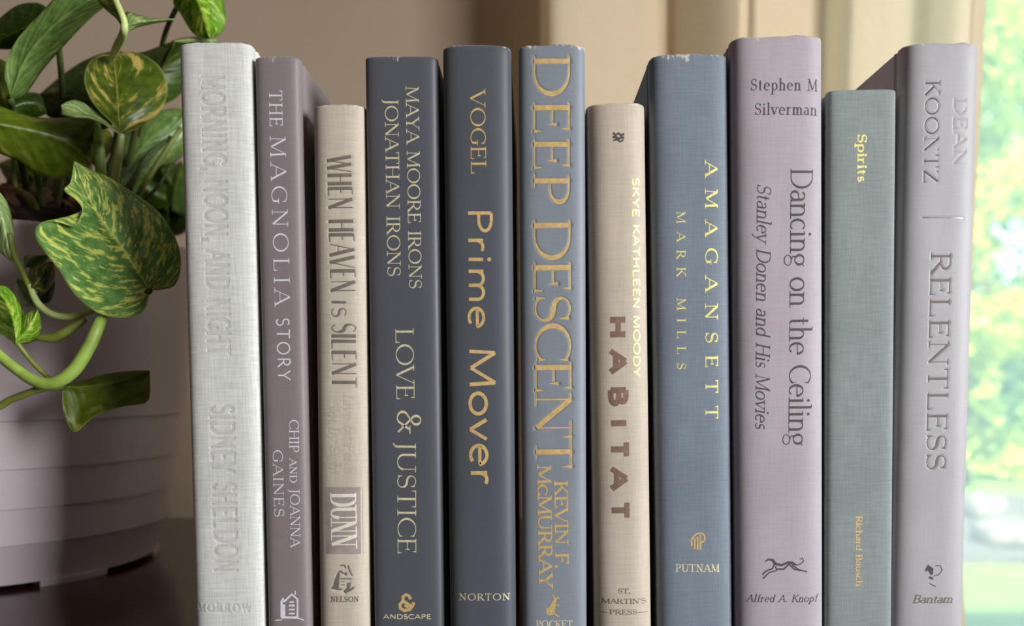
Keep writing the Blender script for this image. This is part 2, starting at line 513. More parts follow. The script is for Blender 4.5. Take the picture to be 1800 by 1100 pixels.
# ------------------------------------------------------------------ stroke lettering
# every glyph: advance width, strokes.  flags: s stem, h hairline, a contrast by direction, z thick in the middle (S), d dot
# path items: (x, y) line point or ('A', cx, cy, rx, ry, a0, a1) arc;  serifs: feet [(x, y)], beaks [(x, y0, y1)]
A_ = lambda cx, cy, rx, ry, a0, a1: ('A', cx, cy, rx, ry, a0, a1)
G = {
 'A': (.78, [('h', (0.02, 0), (.38, 1)), ('s', (.38, 1), (.76, 0)), ('h', (.14, .34), (.63, .34))], [(0.03, 0), (.75, 0)], []),
 'B': (.66, [('s', (.12, 0), (.12, 1)), ('a', (.12, 1), (.32, 1), A_(.32, .76, .22, .24, 90, -90), (.12, .52)), ('a', (.32, .52), A_(.34, .26, .26, .26, 90, -90), (.12, 0))], [(.08, 0, .5), (.08, 1, .5)], []),
 'C': (.76, [('a', A_(.46, .5, .42, .5, 48, 312))], [], [(.75, .9, .68), (.75, .1, .3)]),
 'D': (.84, [('s', (.12, 0), (.12, 1)), ('a', (.12, 1), (.36, 1), A_(.36, .5, .43, .5, 90, -90), (.12, 0))], [(.08, 0, .5), (.08, 1, .5)], []),
 'E': (.64, [('s', (.12, 0), (.12, 1)), ('h', (.12, 1), (.55, 1)), ('h', (.12, .52), (.46, .52)), ('h', (.12, 0), (.6, 0))], [(.08, 0, .5), (.08, 1, .5)], [(.55, 1, .8), (.46, .64, .4), (.6, 0, .24)]),
 'F': (.6, [('s', (.12, 0), (.12, 1)), ('h', (.12, 1), (.55, 1)), ('h', (.12, .5), (.44, .5))], [(.12, 0), (.08, 1, .5)], [(.55, 1, .78), (.44, .62, .38)]),
 'G': (.82, [('a', A_(.46, .5, .42, .5, 48, 300), (.72, .1)), ('s', (.73, .08), (.73, .42))], [(.73, .44)], [(.75, .9, .68)]),
 'H': (.82, [('s', (.12, 0), (.12, 1)), ('s', (.7, 0), (.7, 1)), ('h', (.12, .52), (.7, .52))], [(.12, 0), (.7, 0), (.12, 1), (.7, 1)], []),
 'I': (.26, [('s', (.13, 0), (.13, 1))], [(.13, 0), (.13, 1)], []),
 'J': (.34, [('s', (.2, 1), (.2, 0)), ('a', (.2, 0), A_(.0, 0.0, .2, .24, 0, -75))], [(.2, 1)], []),
 'K': (.76, [('s', (.12, 0), (.12, 1)), ('h', (.14, .42), (.64, 1)), ('s', (.3, .6), (.74, 0))], [(.12, 0), (.12, 1), (.64, 1), (.7, 0)], []),
 'L': (.62, [('s', (.12, 0), (.12, 1)), ('h', (.12, 0), (.58, 0))], [(.08, 0, .5), (.12, 1)], [(.59, 0, .26)]),
 'M': (1.0, [('h', (.1, 0), (.14, 1)), ('s', (.14, 1), (.5, .05)), ('h', (.5, .05), (.86, 1)), ('s', (.86, 1), (.9, 0))], [(.1, 0), (.9, 0), (.08, 1, .5), (.92, 1, .5)], []),
 'N': (.84, [('h', (.12, 0), (.12, 1)), ('s', (.12, 1), (.72, 0)), ('h', (.72, 0), (.72, 1))], [(.12, 0), (.72, 1), (.06, 1, .5)], []),
 'O': (.92, [('a', A_(.46, .5, .42, .5, 0, 360))], [], []),
 'P': (.62, [('s', (.12, 0), (.12, 1)), ('a', (.12, 1), (.3, 1), A_(.3, .73, .26, .27, 90, -90), (.12, .46))], [(.12, 0), (.08, 1, .5)], []),
 'R': (.72, [('s', (.12, 0), (.12, 1)), ('a', (.12, 1), (.3, 1), A_(.3, .74, .25, .26, 90, -90), (.12, .48)), ('s', (.32, .48), (.7, 0))], [(.12, 0), (.7, 0), (.08, 1, .5)], []),
 'S': (.58, [('z', A_(.3, .76, .22, .24, 32, 255), A_(.3, .26, .24, .26, 80, -150))], [], [(.5, .94, .7), (.08, .04, .3)]),
 'T': (.72, [('s', (.36, 0), (.36, 1)), ('h', (.04, 1), (.68, 1))], [(.36, 0)], [(.04, 1, .76), (.68, 1, .76)]),
 'U': (.82, [('s', (.12, 1), (.12, .32)), ('a', (.12, .32), A_(.41, .32, .29, .32, 180, 360), (.7, .32)), ('h', (.7, .32), (.7, 1))], [(.12, 1), (.7, 1)], []),
 'V': (.76, [('s', (0.02, 1), (.38, 0)), ('h', (.38, 0), (.74, 1))], [(.04, 1), (.72, 1)], []),
 'W': (1.1, [('s', (0.02, 1), (.3, 0)), ('h', (.3, 0), (.54, 1)), ('s', (.54, 1), (.82, 0)), ('h', (.82, 0), (1.08, 1))], [(.04, 1), (1.06, 1)], []),
 'Y': (.72, [('s', (.03, 1), (.36, .46)), ('h', (.36, .46), (.7, 1)), ('s', (.36, .46), (.36, 0))], [(.36, 0), (.05, 1), (.68, 1)], []),
 'Z': (.68, [('h', (.06, 1), (.62, 1)), ('s', (.62, 1), (.05, 0)), ('h', (.05, 0), (.64, 0))], [], [(.07, 1, .78), (.64, 0, .24)]),
 '&': (.86, [('a', (.84, .0), (.3, .62), A_(.38, .8, .17, .2, 215, -40), (.16, .42), A_(.28, .22, .24, .24, 140, 310), (.74, .5))], [(.76, .52)], []),
 '.': (.16, [('d', (.08, .04))], [], []),
 ',': (.18, [('s', (.1, .06), (.06, -.16))], [], []),
 "'": (.16, [('s', (.08, 1), (.07, .76))], [], []),
 ' ': (.36, [], [], []),
 'a': (.5, [('a', A_(.24, .44, .17, .2, 150, 0)), ('s', (.41, .46), (.41, .06), (.47, 0)), ('a', (.41, .38), A_(.22, .18, .17, .18, 100, 300), (.41, .14))], [], []),
 'b': (.58, [('s', (.1, 1.05), (.1, 0)), ('a', A_(.3, .32, .22, .32, 170, -170))], [], []),
 'c': (.48, [('a', A_(.28, .32, .24, .32, 50, 310))], [], []),
 'd': (.58, [('s', (.48, 1.05), (.48, 0)), ('a', A_(.27, .32, .22, .32, 10, 350))], [(.48, 0, .4)], []),
 'e': (.54, [('a', (.06, .36), (.5, .36), A_(.28, .32, .23, .32, 6, 312))], [], []),
 'f': (.34, [('a', A_(.32, .84, .14, .2, 60, 180), (.18, .6)), ('s', (.18, .8), (.18, 0)), ('h', (.02, .62), (.36, .62))], [(.18, 0)], []),
 'g': (.54, [('a', A_(.26, .42, .2, .21, 0, 360)), ('z', (.14, .26), (.1, .1), (.26, .05), A_(.27, -.12, .22, .16, 80, -255)), ('h', (.4, .56), (.54, .62))], [], []),
 'h': (.6, [('s', (.11, 1.05), (.11, 0)), ('a', (.11, .4), A_(.3, .4, .19, .24, 170, 0)), ('s', (.49, .42), (.49, 0))], [(.11, 0), (.49, 0), (.06, 1.05, .5)], []),
 'i': (.24, [('s', (.12, .64), (.12, 0)), ('d', (.12, .9))], [(.12, 0), (.07, .64, .5)], []),
 'k': (.54, [('s', (.1, 1.05), (.1, 0)), ('h', (.12, .28), (.46, .64)), ('s', (.24, .4), (.52, 0))], [(.1, 0)], []),
 'l': (.24, [('s', (.12, 1.05), (.12, 0))], [(.12, 0), (.07, 1.05, .5)], []),
 'm': (.92, [('s', (.11, .64), (.11, 0)), ('a', (.11, .4), A_(.29, .4, .17, .24, 170, 0)), ('s', (.46, .42), (.46, 0)), ('a', (.46, .4), A_(.64, .4, .17, .24, 170, 0)), ('s', (.81, .42), (.81, 0))], [(.11, 0), (.46, 0), (.81, 0), (.06, .64, .5)], []),
 'n': (.6, [('s', (.11, .64), (.11, 0)), ('a', (.11, .4), A_(.3, .4, .19, .24, 170, 0)), ('s', (.49, .42), (.49, 0))], [(.11, 0), (.49, 0), (.06, .64, .5)], []),
 'o': (.58, [('a', A_(.29, .32, .25, .32, 0, 360))], [], []),
 'p': (.6, [('s', (.11, .64), (.11, -.36)), ('a', A_(.32, .32, .22, .32, 170, -170))], [(.11, -.36)], []),
 'r': (.4, [('s', (.11, .64), (.11, 0)), ('a', (.11, .38), A_(.28, .42, .15, .21, 160, 50))], [(.11, 0), (.06, .64, .5)], []),
 's': (.42, [('z', A_(.22, .47, .15, .17, 35, 250), A_(.2, .16, .17, .16, 80, -150))], [], []),
 't': (.36, [('s', (.16, .86), (.16, .14)), ('a', (.16, .14), A_(.27, .14, .11, .14, 180, 290)), ('h', (.02, .62), (.34, .62))], [], []),
 'u': (.6, [('s', (.1, .64), (.1, .24)), ('a', (.1, .24), A_(.29, .24, .19, .24, 180, 360), (.48, .3)), ('s', (.48, .64), (.48, 0))], [], []),
 'v': (.54, [('s', (.03, .64), (.27, 0)), ('h', (.27, 0), (.51, .64))], [(.04, .64), (.5, .64)], []),
 'y': (.54, [('s', (.03, .64), (.27, .02)), ('h', (.51, .64), (.22, -.26), (.08, -.34))], [(.04, .64), (.5, .64)], []),
}
def glyph_strokes(ch, stem, hair, serif, sl=0.0, xs=1.0):
    """polylines with a width at every point, in cap-height units; stroke width is not condensed"""
    wd, strokes, feet, beaks = G[ch]
    out = []
    for st in strokes:
        fl = st[0]; P = []
        for it in st[1:]:
            if it[0] == 'A':
                _, cx, cy, rx, ry, a0, a1 = it
                n = max(5, int(abs(a1 - a0) / 14))
                for k in range(n + 1):
                    t = math.radians(a0 + (a1 - a0) * k / n)
                    P.append((cx + rx * math.cos(t), cy + ry * math.sin(t)))
            else: P.append(it)
        Q = [P[0]]
        for p in P[1:]:
            if math.hypot(p[0] - Q[-1][0], p[1] - Q[-1][1]) > 1e-4: Q.append(p)
        P = [(x * xs, y * (1 - hair) + hair / 2) for x, y in Q]
        if fl == 'd':
            r = stem * .62; x, y = P[0]
            out.append([(x + sl * y, y - r, 0.3 * r), (x + sl * y, y - r * .6, 1.6 * r), (x + sl * y, y, 2 * r), (x + sl * y, y + r * .6, 1.6 * r), (x + sl * y, y + r, .3 * r)]); continue
        ws = []
        for i in range(len(P)):
            a, b = P[max(0, i - 1)], P[min(len(P) - 1, i + 1)]
            dx, dy = b[0] - a[0], b[1] - a[1]; L = math.hypot(dx, dy) or 1
            if fl == 's': w_ = stem
            elif fl == 'h': w_ = hair
            elif fl == 'a': w_ = hair + (stem - hair) * (abs(dy) / L) ** 1.7
            else:
                c = Q[i][1]; mid = .5 if ch.isupper() else .32
                w_ = hair + (stem - hair) * max(0, 1 - abs(c - mid) / (mid * .62)) ** .6 if abs(c - mid) < mid * .62 else hair * 1.1
            ws.append(w_)
        out.append([(x + sl * y, y, w_) for (x, y), w_ in zip(P, ws)])
    if serif:
        for f in feet:
            x, y = f[0] * xs, f[1]; wsf = (f[2] if len(f) > 2 else 1) * (stem * .55 + .11)
            yy = y * (1 - hair) + hair / 2
            out.append([(x - wsf + sl * yy, yy, hair * .8), (x + sl * yy, yy, hair * 1.15), (x + wsf + sl * yy, yy, hair * .8)])
        for bx, y0, y1 in beaks:
            bx *= xs
            out.append([(bx + sl * y0, y0, hair * 2.1), (bx + sl * y1, y1, hair * .5)])
    return out
def layout(text, length, cap, stem, hair, serif, slant=0.0, tr=.12, small=None):
    """text run fitted to length; returns strokes in run coordinates (metres). small = {index: scale}"""
    small = small or {}
    sc = [small.get(i, 1.0) for i in range(len(text))]
    nat = sum(G[c][0] * s for c, s in zip(text, sc)) * cap
    sp = tr * cap * (len(text) - 1)
    xs = (length - sp) / nat if nat else 1
    out, x = [], 0.0
    for c, s in zip(text, sc):
        for st in glyph_strokes(c, stem / s, hair / s, serif, slant, xs):
            out.append([(x + p[0] * cap * s, p[1] * cap * s, p[2] * cap * s) for p in st])
        x += G[c][0] * s * xs * cap + tr * cap
    return out

# ------------------------------------------------------------------ books
YF = .355
class Book:
    def __init__(s, tl, tr, ytop, bl, br, label, mat, n=4.0, y0=.004, bulge=.0008, depth=.16, step=.0009, deb=0.0, cover=None, wear=.5, yf=YF, seed=0):
        s.yf = yf
        a, b = at(tl, ytop, yf), at(tr, ytop, yf); c, d = at(bl, 1100, yf), at(br, 1100, yf)
        s.w = ((b - a).length + (d - c).length) / 2
        top, bot = (a + b) / 2, (c + d) / 2
        s.th = math.atan2(top.x - bot.x, top.z - bot.z)
        s.z0 = TABLE + .0002 + s.w / 2 * abs(math.sin(s.th))
        s.x0 = bot.x + (s.z0 - bot.z) * math.tan(s.th)
        s.h = (top.z - s.z0) / math.cos(s.th)
        s.n, s.yc, s.bulge, s.step, s.deb, s.mat = n, y0, bulge, step, deb, mat
        s.depth = depth; s.wear = wear; s.seed = seed
        s.root = empty('book', (s.x0, yf, s.z0), (0, s.th, 0))
        tag(s.root, label, 'book', 'hardback books standing in a row')
        s.debstrokes = []; s.runs = []; s.cover = cover or mat
    def loc(s, px, py):
        p = at(px, py, s.yf - s.bulge)
        X, Z = p.x - s.x0, p.z - s.z0
        c, sn = math.cos(s.th), math.sin(s.th)
        return X * c - Z * sn, X * sn + Z * c
    def yface(s, x):
        q = min(.9999, abs(x) / (s.w / 2))
        return s.yc - (s.yc + s.bulge) * (1 - q ** s.n) ** (1 / s.n)
    # -------- text placing, all from pixel measures of the photograph
    def vtext(s, text, xb0, xb1, xc0, ya, yb, mat, name='lettering', stem=.13, hair=.045, serif=True, slant=0.0, tr=.12, deb=False, small=None, ink=True):
        """reads top to bottom; baseline runs (xb0,ya)->(xb1,yb); xc0 cap line at ya"""
        p0, p1 = s.loc(xb0, ya), s.loc(xb1, yb)
        L = math.hypot(p1[0] - p0[0], p1[1] - p0[1])
        cap = abs(s.loc(xc0, ya)[0] - p0[0])
        ux, uz = (p1[0] - p0[0]) / L, (p1[1] - p0[1]) / L
        vx, vz = -uz, ux
        st = [[(p0[0] + a * ux + b * vx, p0[1] + a * uz + b * vz, w_) for a, b, w_ in k] for k in layout(text, L, cap, stem, hair, serif, slant, tr, small)]
        s._add(st, mat, name, deb, ink)
    def htext(s, text, xa, xb, yb, yc, mat, name='lettering', stem=.13, hair=.05, serif=True, slant=0.0, tr=.12, deb=False, small=None, ink=True):
        p0, p1 = s.loc(xa, yb), s.loc(xb, yb)
        cap = abs(s.loc(xa, yc)[1] - p0[1])
        L = math.hypot(p1[0] - p0[0], p1[1] - p0[1])
        ux, uz = (p1[0] - p0[0]) / L, (p1[1] - p0[1]) / L
        vx, vz = -uz, ux
        st = [[(p0[0] + a * ux + b * vx, p0[1] + a * uz + b * vz, w_) for a, b, w_ in k] for k in layout(text, L, cap, stem, hair, serif, slant, tr, small)]
        s._add(st, mat, name, deb, ink)
    def mark(s, strokes, mat, name='emblem', deb=False, ink=True):
        k = 1 / 4507.
        st = []
        for wpx, pts in strokes:
            q = []
            for p in pts:
                x, z = s.loc(p[0], p[1])
                q.append((x, z, (p[2] if len(p) > 2 else wpx) * k))
            st.append(q)
        s._add(st, mat, name, deb, ink)
    def _add(s, st, mat, name, deb, ink):
        lim = s.w / 2 - .0006
        st = [[(max(-lim, min(lim, x)), z, w_) for x, z, w_ in k] for k in st]
        if deb and s.deb: s.debstrokes += st
        if ink: s.runs.append((st, mat, name, deb and s.deb))
    def strip(s, run):
        st, mat, name, deb = run
        co, fc = [], []
        for k, pts in enumerate(st):
            # resample long pieces so they follow the curved spine
            P = [pts[0]]
            for b in pts[1:]:
                a = P[-1]; L = math.hypot(b[0] - a[0], b[1] - a[1]); m = max(1, int(L / .0012))
                for j in range(1, m + 1):
                    t = j / m; P.append(tuple(a[i] + (b[i] - a[i]) * t for i in range(3)))
            off = (.00002 if 'panel' in name else .00005) + (k % 7) * .000004
            shr = .00006 if deb else 0
            nrm = []
            for i in range(len(P)):
                a, b = P[max(0, i - 1)], P[min(len(P) - 1, i + 1)]
                dx, dz = b[0] - a[0], b[1] - a[1]; L = math.hypot(dx, dz) or 1
                nrm.append((-dz / L, dx / L))
            b0 = len(co); na = 1 + int(max(p[2] for p in P) / .0012)
            for (x, z, w_), (nx, nz_) in zip(P, nrm):
                hw = max(w_ / 2 - shr, .00004)
                for q in range(na + 1):
                    q = 2 * q / na - 1
                    xx = x + nx * hw * q; zz = z + nz_ * hw * q
                    xx = max(-s.w / 2 + .0002, min(s.w / 2 - .0002, xx))
                    co.append((xx, s.yface(xx) - off + (deb * .45 if deb else 0), zz))
            for i in range(len(P) - 1):
                for q in range(na):
                    a = b0 + (na + 1) * i + q
                    fc.append((a, a + 1, a + na + 2, a + na + 1))
        o = fast_mesh(name, co, fc, mat, s.root, False)
        return o
    def build(s):
        w, h, n = s.w, s.h, s.n
        # cross-section of the spine, left hinge round the back to right hinge
        t = np.linspace(PI, 0, 1600)
        ct, sn = np.cos(t), np.sin(t)
        fx = w / 2 * np.sign(ct) * np.abs(ct) ** (2 / n)
        fy = s.yc - (s.yc + s.bulge) * np.abs(sn) ** (2 / n)
        ty = np.linspace(.0105, s.yc, 80)[:-1]
        g = .0011 * np.sin(PI * (ty - s.yc) / (.0105 - s.yc)) ** 1.3
        px = np.concatenate([-(w / 2) + g, fx, (w / 2 - g)[::-1]])
        py = np.concatenate([ty, fy, ty[::-1]])
        d = np.concatenate([[0], np.cumsum(np.hypot(np.diff(px), np.diff(py)))])
        nu = int(d[-1] / s.step) + 1
        u = np.linspace(0, d[-1], nu)
        gx, gy = np.interp(u, d, px), np.interp(u, d, py)
        nzr = int(h / s.step) + 1
        gz = np.linspace(0, h, nzr)
        X = np.tile(gx, (nzr, 1)); Y = np.tile(gy, (nzr, 1)); Z = np.tile(gz[:, None], (1, nu))
        if s.debstrokes:
            D = np.full((nzr, nu), 1.0)
            face = (gy < s.yc)
            i0 = np.argmax(face); i1 = nu - 1 - np.argmax(face[::-1])
            fxs = gx[i0:i1 + 1]
            for st in s.debstrokes:
                for a, b in zip(st[:-1], st[1:]):
                    r = max(a[2], b[2]) / 2 + .0008
                    zi0 = max(0, int((min(a[1], b[1]) - r) / h * (nzr - 1))); zi1 = min(nzr, int((max(a[1], b[1]) + r) / h * (nzr - 1)) + 2)
                    xi0 = max(0, np.searchsorted(fxs, min(a[0], b[0]) - r)); xi1 = min(len(fxs), np.searchsorted(fxs, max(a[0], b[0]) + r) + 1)
                    if zi1 <= zi0 or xi1 <= xi0: continue
                    xx = fxs[None, xi0:xi1]; zz = gz[zi0:zi1, None]
                    dx, dz = b[0] - a[0], b[1] - a[1]; L2 = dx * dx + dz * dz + 1e-12
                    tt = np.clip(((xx - a[0]) * dx + (zz - a[1]) * dz) / L2, 0, 1)
                    dist = np.hypot(xx - a[0] - tt * dx, zz - a[1] - tt * dz) - (a[2] + (b[2] - a[2]) * tt) / 2
                    sub = D[zi0:zi1, i0 + xi0:i0 + xi1]
                    np.minimum(sub, dist, out=sub)
            q = np.clip((.00016 - D) / .00034, 0, 1)
            Y = Y + s.deb * q * q * (3 - 2 * q)
        # worn, turned-in head and tail: rounded over and slightly ragged
        rs = np.random.RandomState(s.seed + 5)
        def ragged(k):
            r = rs.rand(max(4, nu // k + 3)); return np.interp(np.linspace(0, 1, nu), np.linspace(0, 1, len(r)), r)
        rag = (ragged(9) - .5) * .0014 * s.wear + (ragged(3) - .5) * .0007 * s.wear
        cap_rows = []
        for top in (True, False):
            rows = []
            for kk in range(1, 6):
                a = kk / 5 * PI / 2
                inn = .0011 * (1 - math.cos(a)); up = .0011 * math.sin(a)
                sc = 1 - inn / (w / 2)
                z = (h + up - .0011 + rag * (kk / 5)) if top else np.full(nu, -up + .0011)
                rows.append((gx * sc, gy + inn * (1 - np.clip((gy - s.yc) / .004, 0, 1)), z))
            rows.append((gx * (1 - .0022 / (w / 2)), gy + .0022, np.full(nu, h - .0012) if top else np.full(nu, .0015)))
            cap_rows.append(rows)
        keep = (gz < h - .0011) & (gz > .0011)
        X, Y, Z = X[keep], Y[keep], Z[keep]
        tr_, br_ = cap_rows
        X = np.vstack([r[0] for r in br_[::-1]] + [X] + [r[0] for r in tr_])
        Y = np.vstack([r[1] for r in br_[::-1]] + [Y] + [r[1] for r in tr_])
        Z = np.vstack([r[2] for r in br_[::-1]] + [Z] + [r[2] for r in tr_])
        R = X.shape[0]
        co = np.stack([X.ravel(), Y.ravel(), Z.ravel()], 1)
        a = (np.arange(R - 1)[:, None] * nu + np.arange(nu - 1)[None, :]).ravel()
        quads = np.stack([a, a + 1, a + 1 + nu, a + nu], 1)
        sp = fast_mesh('spine', co, quads, s.mat, s.root)
        nt = s.mat.node_tree; bs = nt.nodes['Principled BSDF']
        if bs.inputs['Base Color'].links and s.wear:
            src = bs.inputs['Base Color'].links[0].from_socket
            tc = nt.nodes.new('ShaderNodeTexCoord'); sp3 = nt.nodes.new('ShaderNodeSeparateXYZ')
            nt.links.new(tc.outputs['Object'], sp3.inputs[0])
            nz_ = noise_n(nt, mapping(nt, (420, 420, 160)), 1, 4, .7)
            e = mathn(nt, 'ADD', mathn(nt, 'MULTIPLY', mathn(nt, 'SUBTRACT', sp3.outputs[2], h - .0012), 420.0), mathn(nt, 'MULTIPLY', mathn(nt, 'SUBTRACT', nz_, .62 - .14 * s.wear), 5.0))
            col = mixc(nt, ramp(nt, e, [(.2, (0, 0, 0)), (.75, (.85,) * 3)]), src, lin((222, 212, 202)))
            nt.links.new(col, bs.inputs['Base Color'])
        # boards
        tkb = .0028
        for nm, sg in (('front_cover', 1), ('back_cover', -1)):
            x1_ = sg * w / 2; x0_ = sg * (w / 2 - tkb)
            box(nm, (min(x0_, x1_), .0098, 0), (max(x0_, x1_), s.depth, h - .0006), s.cover, s.root, bevel=.0007)
        # pages
        bm = bmesh.new()
        box_bm(bm, (-w / 2 + tkb + .0001, .0036, .0035), (w / 2 - tkb - .0001, s.depth - .004, h - .004), .0004)
        bm_obj('text_block', bm, PAPER, s.root)
        # headband
        co, fc = tube_geo([(-w / 2 + tkb + .001, .0042, h - .0038), (0, .0036, h - .0034), (w / 2 - tkb - .001, .0042, h - .0038)], [.0007] * 3, 8)
        obj('headband', co, fc, PAPER, s.root, True)
        for r in s.runs: s.strip(r)

def foil(name, rgb, rough=.32, metal=.85):
    return plain(name, rgb, rough, metal, noisy=.15, nscale=600)
GOLD = foil('gold_foil', (240, 204, 138), .4, .45)
PALEGOLD = foil('pale_gold_foil', (226, 214, 178), .5, .35)
LEMON = foil('pale_yellow_foil', (236, 224, 140), .5, .25)
COPPER = foil('copper_foil', (166, 136, 118), .4, .6)
LILAC = plain('lilac_white_ink', (216, 210, 220), .7)
DARK = plain('dark_grey_ink', (74, 66, 70), .7)
BROWNINK = plain('brown_grey_ink', (112, 102, 94), .65)
SHADOWINK = plain('grey_blind_stamp', (176, 166, 160), .8)
PANEL = plain('mauve_grey_panel_ink', (152, 138, 134), .7, noisy=.15)
CREAMINK = plain('cream_ink', (222, 210, 196), .7)
BLIND = plain('blind_stamp_shade', (196, 191, 186), .8)
SILVER = foil('silver_foil', (150, 148, 150), .3, .9)

B1 = Book(311, 441, 75, 341, 465, 'white cloth book leaning at the left end of the row beside the plant', cloth('white_book_cloth', (214, 213, 208), .55), n=4.2, y0=.006, bulge=.0008, step=.0004, deb=.00026, wear=.5, seed=1)
B1.vtext('MORNING, NOON, AND NIGHT', 352, 364, 394, 132, 624, BLIND, 'title_lettering', .12, .09, False, tr=.1, deb=True)
B1.vtext('SIDNEY SHELDON', 368, 376, 411, 712, 1005, BLIND, 'author_lettering', .12, .09, False, tr=.1, deb=True)
B1.htext('MORROW', 346, 440, 1076, 1061, BLIND, 'publisher_lettering', .16, .08, True, tr=.3, deb=True)

B2 = Book(447, 524, 99, 468, 548, 'mauve grey book with white lettering, second from the left end', cloth('mauve_grey_book_paper', (132, 121, 123), .18, .5, .05), n=4.5, y0=.005, bulge=.0003, seed=2, wear=.25)
B2.vtext('THE', 473, 474, 496, 159, 222, LILAC, 'title_lettering', .12, .05, tr=.2)
B2.vtext('MAGNOLIA', 474, 483, 502, 240, 536, LILAC, 'title_lettering', .11, .045, tr=.42)
B2.vtext('STORY', 485, 488, 509, 559, 668, LILAC, 'title_lettering', .1, .09, False, tr=.24)
B2.vtext('CHIP AND JOANNA', 508, 511, 525, 738, 961, LILAC, 'author_lettering', .12, .05, tr=.12, small={5: .75, 6: .75, 7: .75})
B2.vtext('GAINES', 479, 482, 497, 791, 908, LILAC, 'author_lettering', .12, .05, tr=.2)
B2.mark([(4, [(495, 1085), (495, 1057), (497, 1051), (500, 1058)]), (5, [(499, 1085), (499, 1062)]), (3, [(500, 1057), (513, 1044), (523, 1053)]),
         (3, [(523, 1052), (523, 1084)]), (4, [(495, 1085), (524, 1085)]), (2, [(484, 1090), (496, 1089)]), (2, [(524, 1086), (534, 1090)]),
         (3, [(509, 1058), (517, 1058)]), (4, [(508, 1064), (518, 1064)]), (3, [(508, 1071), (518, 1071)]), (3, [(508, 1078), (518, 1078)]), (2, [(519, 1038), (519, 1045)])], LILAC)

B3 = Book(548, 641, 184, 561, 649, 'short beige cloth book with condensed grey title, third from the left', cloth('beige_book_cloth', (198, 185, 168), .35, .7), n=3.0, y0=.005, bulge=.0012, step=.0004, deb=.00016, seed=3, wear=.55)
B3.vtext('WHEN', 574, 577, 618, 275, 368, BROWNINK, 'title_lettering', .15, .05, False, tr=.06, deb=True)
B3.vtext('HEAVEN', 577, 581, 622, 386, 514, BROWNINK, 'title_lettering', .15, .05, False, tr=.05, deb=True)
B3.vtext('IS', 582, 582, 609, 527, 557, BROWNINK, 'title_lettering', .18, .07, False, tr=.16, deb=True)
B3.vtext('SILENT', 582, 583, 626, 568, 682, BROWNINK, 'title_lettering', .15, .05, False, tr=.05, deb=True)
B3.vtext('Live by Faith', 603, 604, 621, 694, 832, SHADOWINK, 'subtitle_lettering', .1, .05, True, .2, tr=.04, deb=True)
B3.vtext('Not by Sight', 576, 578, 595, 704, 834, SHADOWINK, 'subtitle_lettering', .1, .05, True, .2, tr=.04, deb=True)
B3.mark([(66, [(604, 856), (605, 974)])], PANEL, 'title_panel', False)
B3.vtext('DUNN', 580, 582, 626, 868, 960, CREAMINK, 'author_lettering', .13, .045, True, tr=.06)
B3.mark([(10, [(596, 1004, 3), (592, 1020, 9), (590, 1034, 11)]), (4, [(583, 1033), (600, 1036)]), (3, [(598, 994), (604, 993), (608, 998)]), (3, [(598, 1003), (604, 1008)]),
         (3, [(612, 994), (614, 1002), (619, 1012)]), (5, [(608, 1006), (608, 1011)]), (2.5, [(599, 1017), (618, 1017)]), (7, [(613, 1024), (612, 1034), (606, 1041)]), (4, [(606, 1041), (616, 1037), (622, 1032)]),
         (2, [(599, 1022), (606, 1022)]), (2, [(599, 1028), (607, 1028)])], BROWNINK, deb=True)
B3.htext('NELSON', 582, 630, 1058, 1048, BROWNINK, 'publisher_lettering', .2, .1, True, tr=.16)

B4 = Book(641, 768, 98, 656, 781, 'charcoal book with cream serif lettering, left of the two dark books', cloth('charcoal_book_paper', (80, 81, 88), .15, .45, .05, .3), n=5, y0=.005, bulge=.0004, seed=4, wear=.2)
B4.vtext('MAYA MOORE IRONS', 713, 719, 736, 152, 507, PALEGOLD, 'author_lettering', .13, .05, tr=.1)
B4.vtext('JONATHAN IRONS', 676, 681, 700, 174, 485, PALEGOLD, 'author_lettering', .13, .05, tr=.1)
B4.vtext('LOVE', 695, 697, 727, 578, 702, PALEGOLD, 'title_lettering', .12, .04, tr=.08)
B4.vtext('&', 698, 699, 740, 722, 760, PALEGOLD, 'title_lettering', .11, .045, tr=0)
B4.vtext('JUSTICE', 698, 699, 731, 776, 973, PALEGOLD, 'title_lettering', .12, .04, tr=.1)
B4.mark([(6, [(722, 1053), (719, 1047), (713, 1045), (708, 1049), (709, 1056), (718, 1062), (726, 1068)]), (6, [(709, 1056), (703, 1062), (704, 1069), (711, 1073), (720, 1071), (726, 1063), (727, 1058)]), (8, [(712, 1062), (719, 1066)])], GOLD)
B4.htext('ANDSCAPE', 674, 758, 1088, 1079, PALEGOLD, 'publisher_lettering', .2, .16, False, tr=.14)

B5 = Book(776, 899, 80, 791, 906, 'charcoal book with large rounded gold title, right of the two dark books', cloth('dark_slate_book_cloth', (76, 80, 87), .2, .5, .06, .3), n=3.6, y0=.006, bulge=.001, seed=5, wear=.3, yf=.353)
B5.vtext('VOGEL', 826, 828, 853, 160, 305, GOLD, 'author_lettering', .14, .05, tr=.14)
B5.vtext('Prime', 820, 822, 866, 366, 576, GOLD, 'title_lettering', .13, .115, False, tr=.1)
B5.vtext('Mover', 822, 825, 873, 610, 852, GOLD, 'title_lettering', .13, .115, False, tr=.1)
B5.htext('NORTON', 807, 896, 1055, 1043, PALEGOLD, 'publisher_lettering', .16, .07, tr=.24)

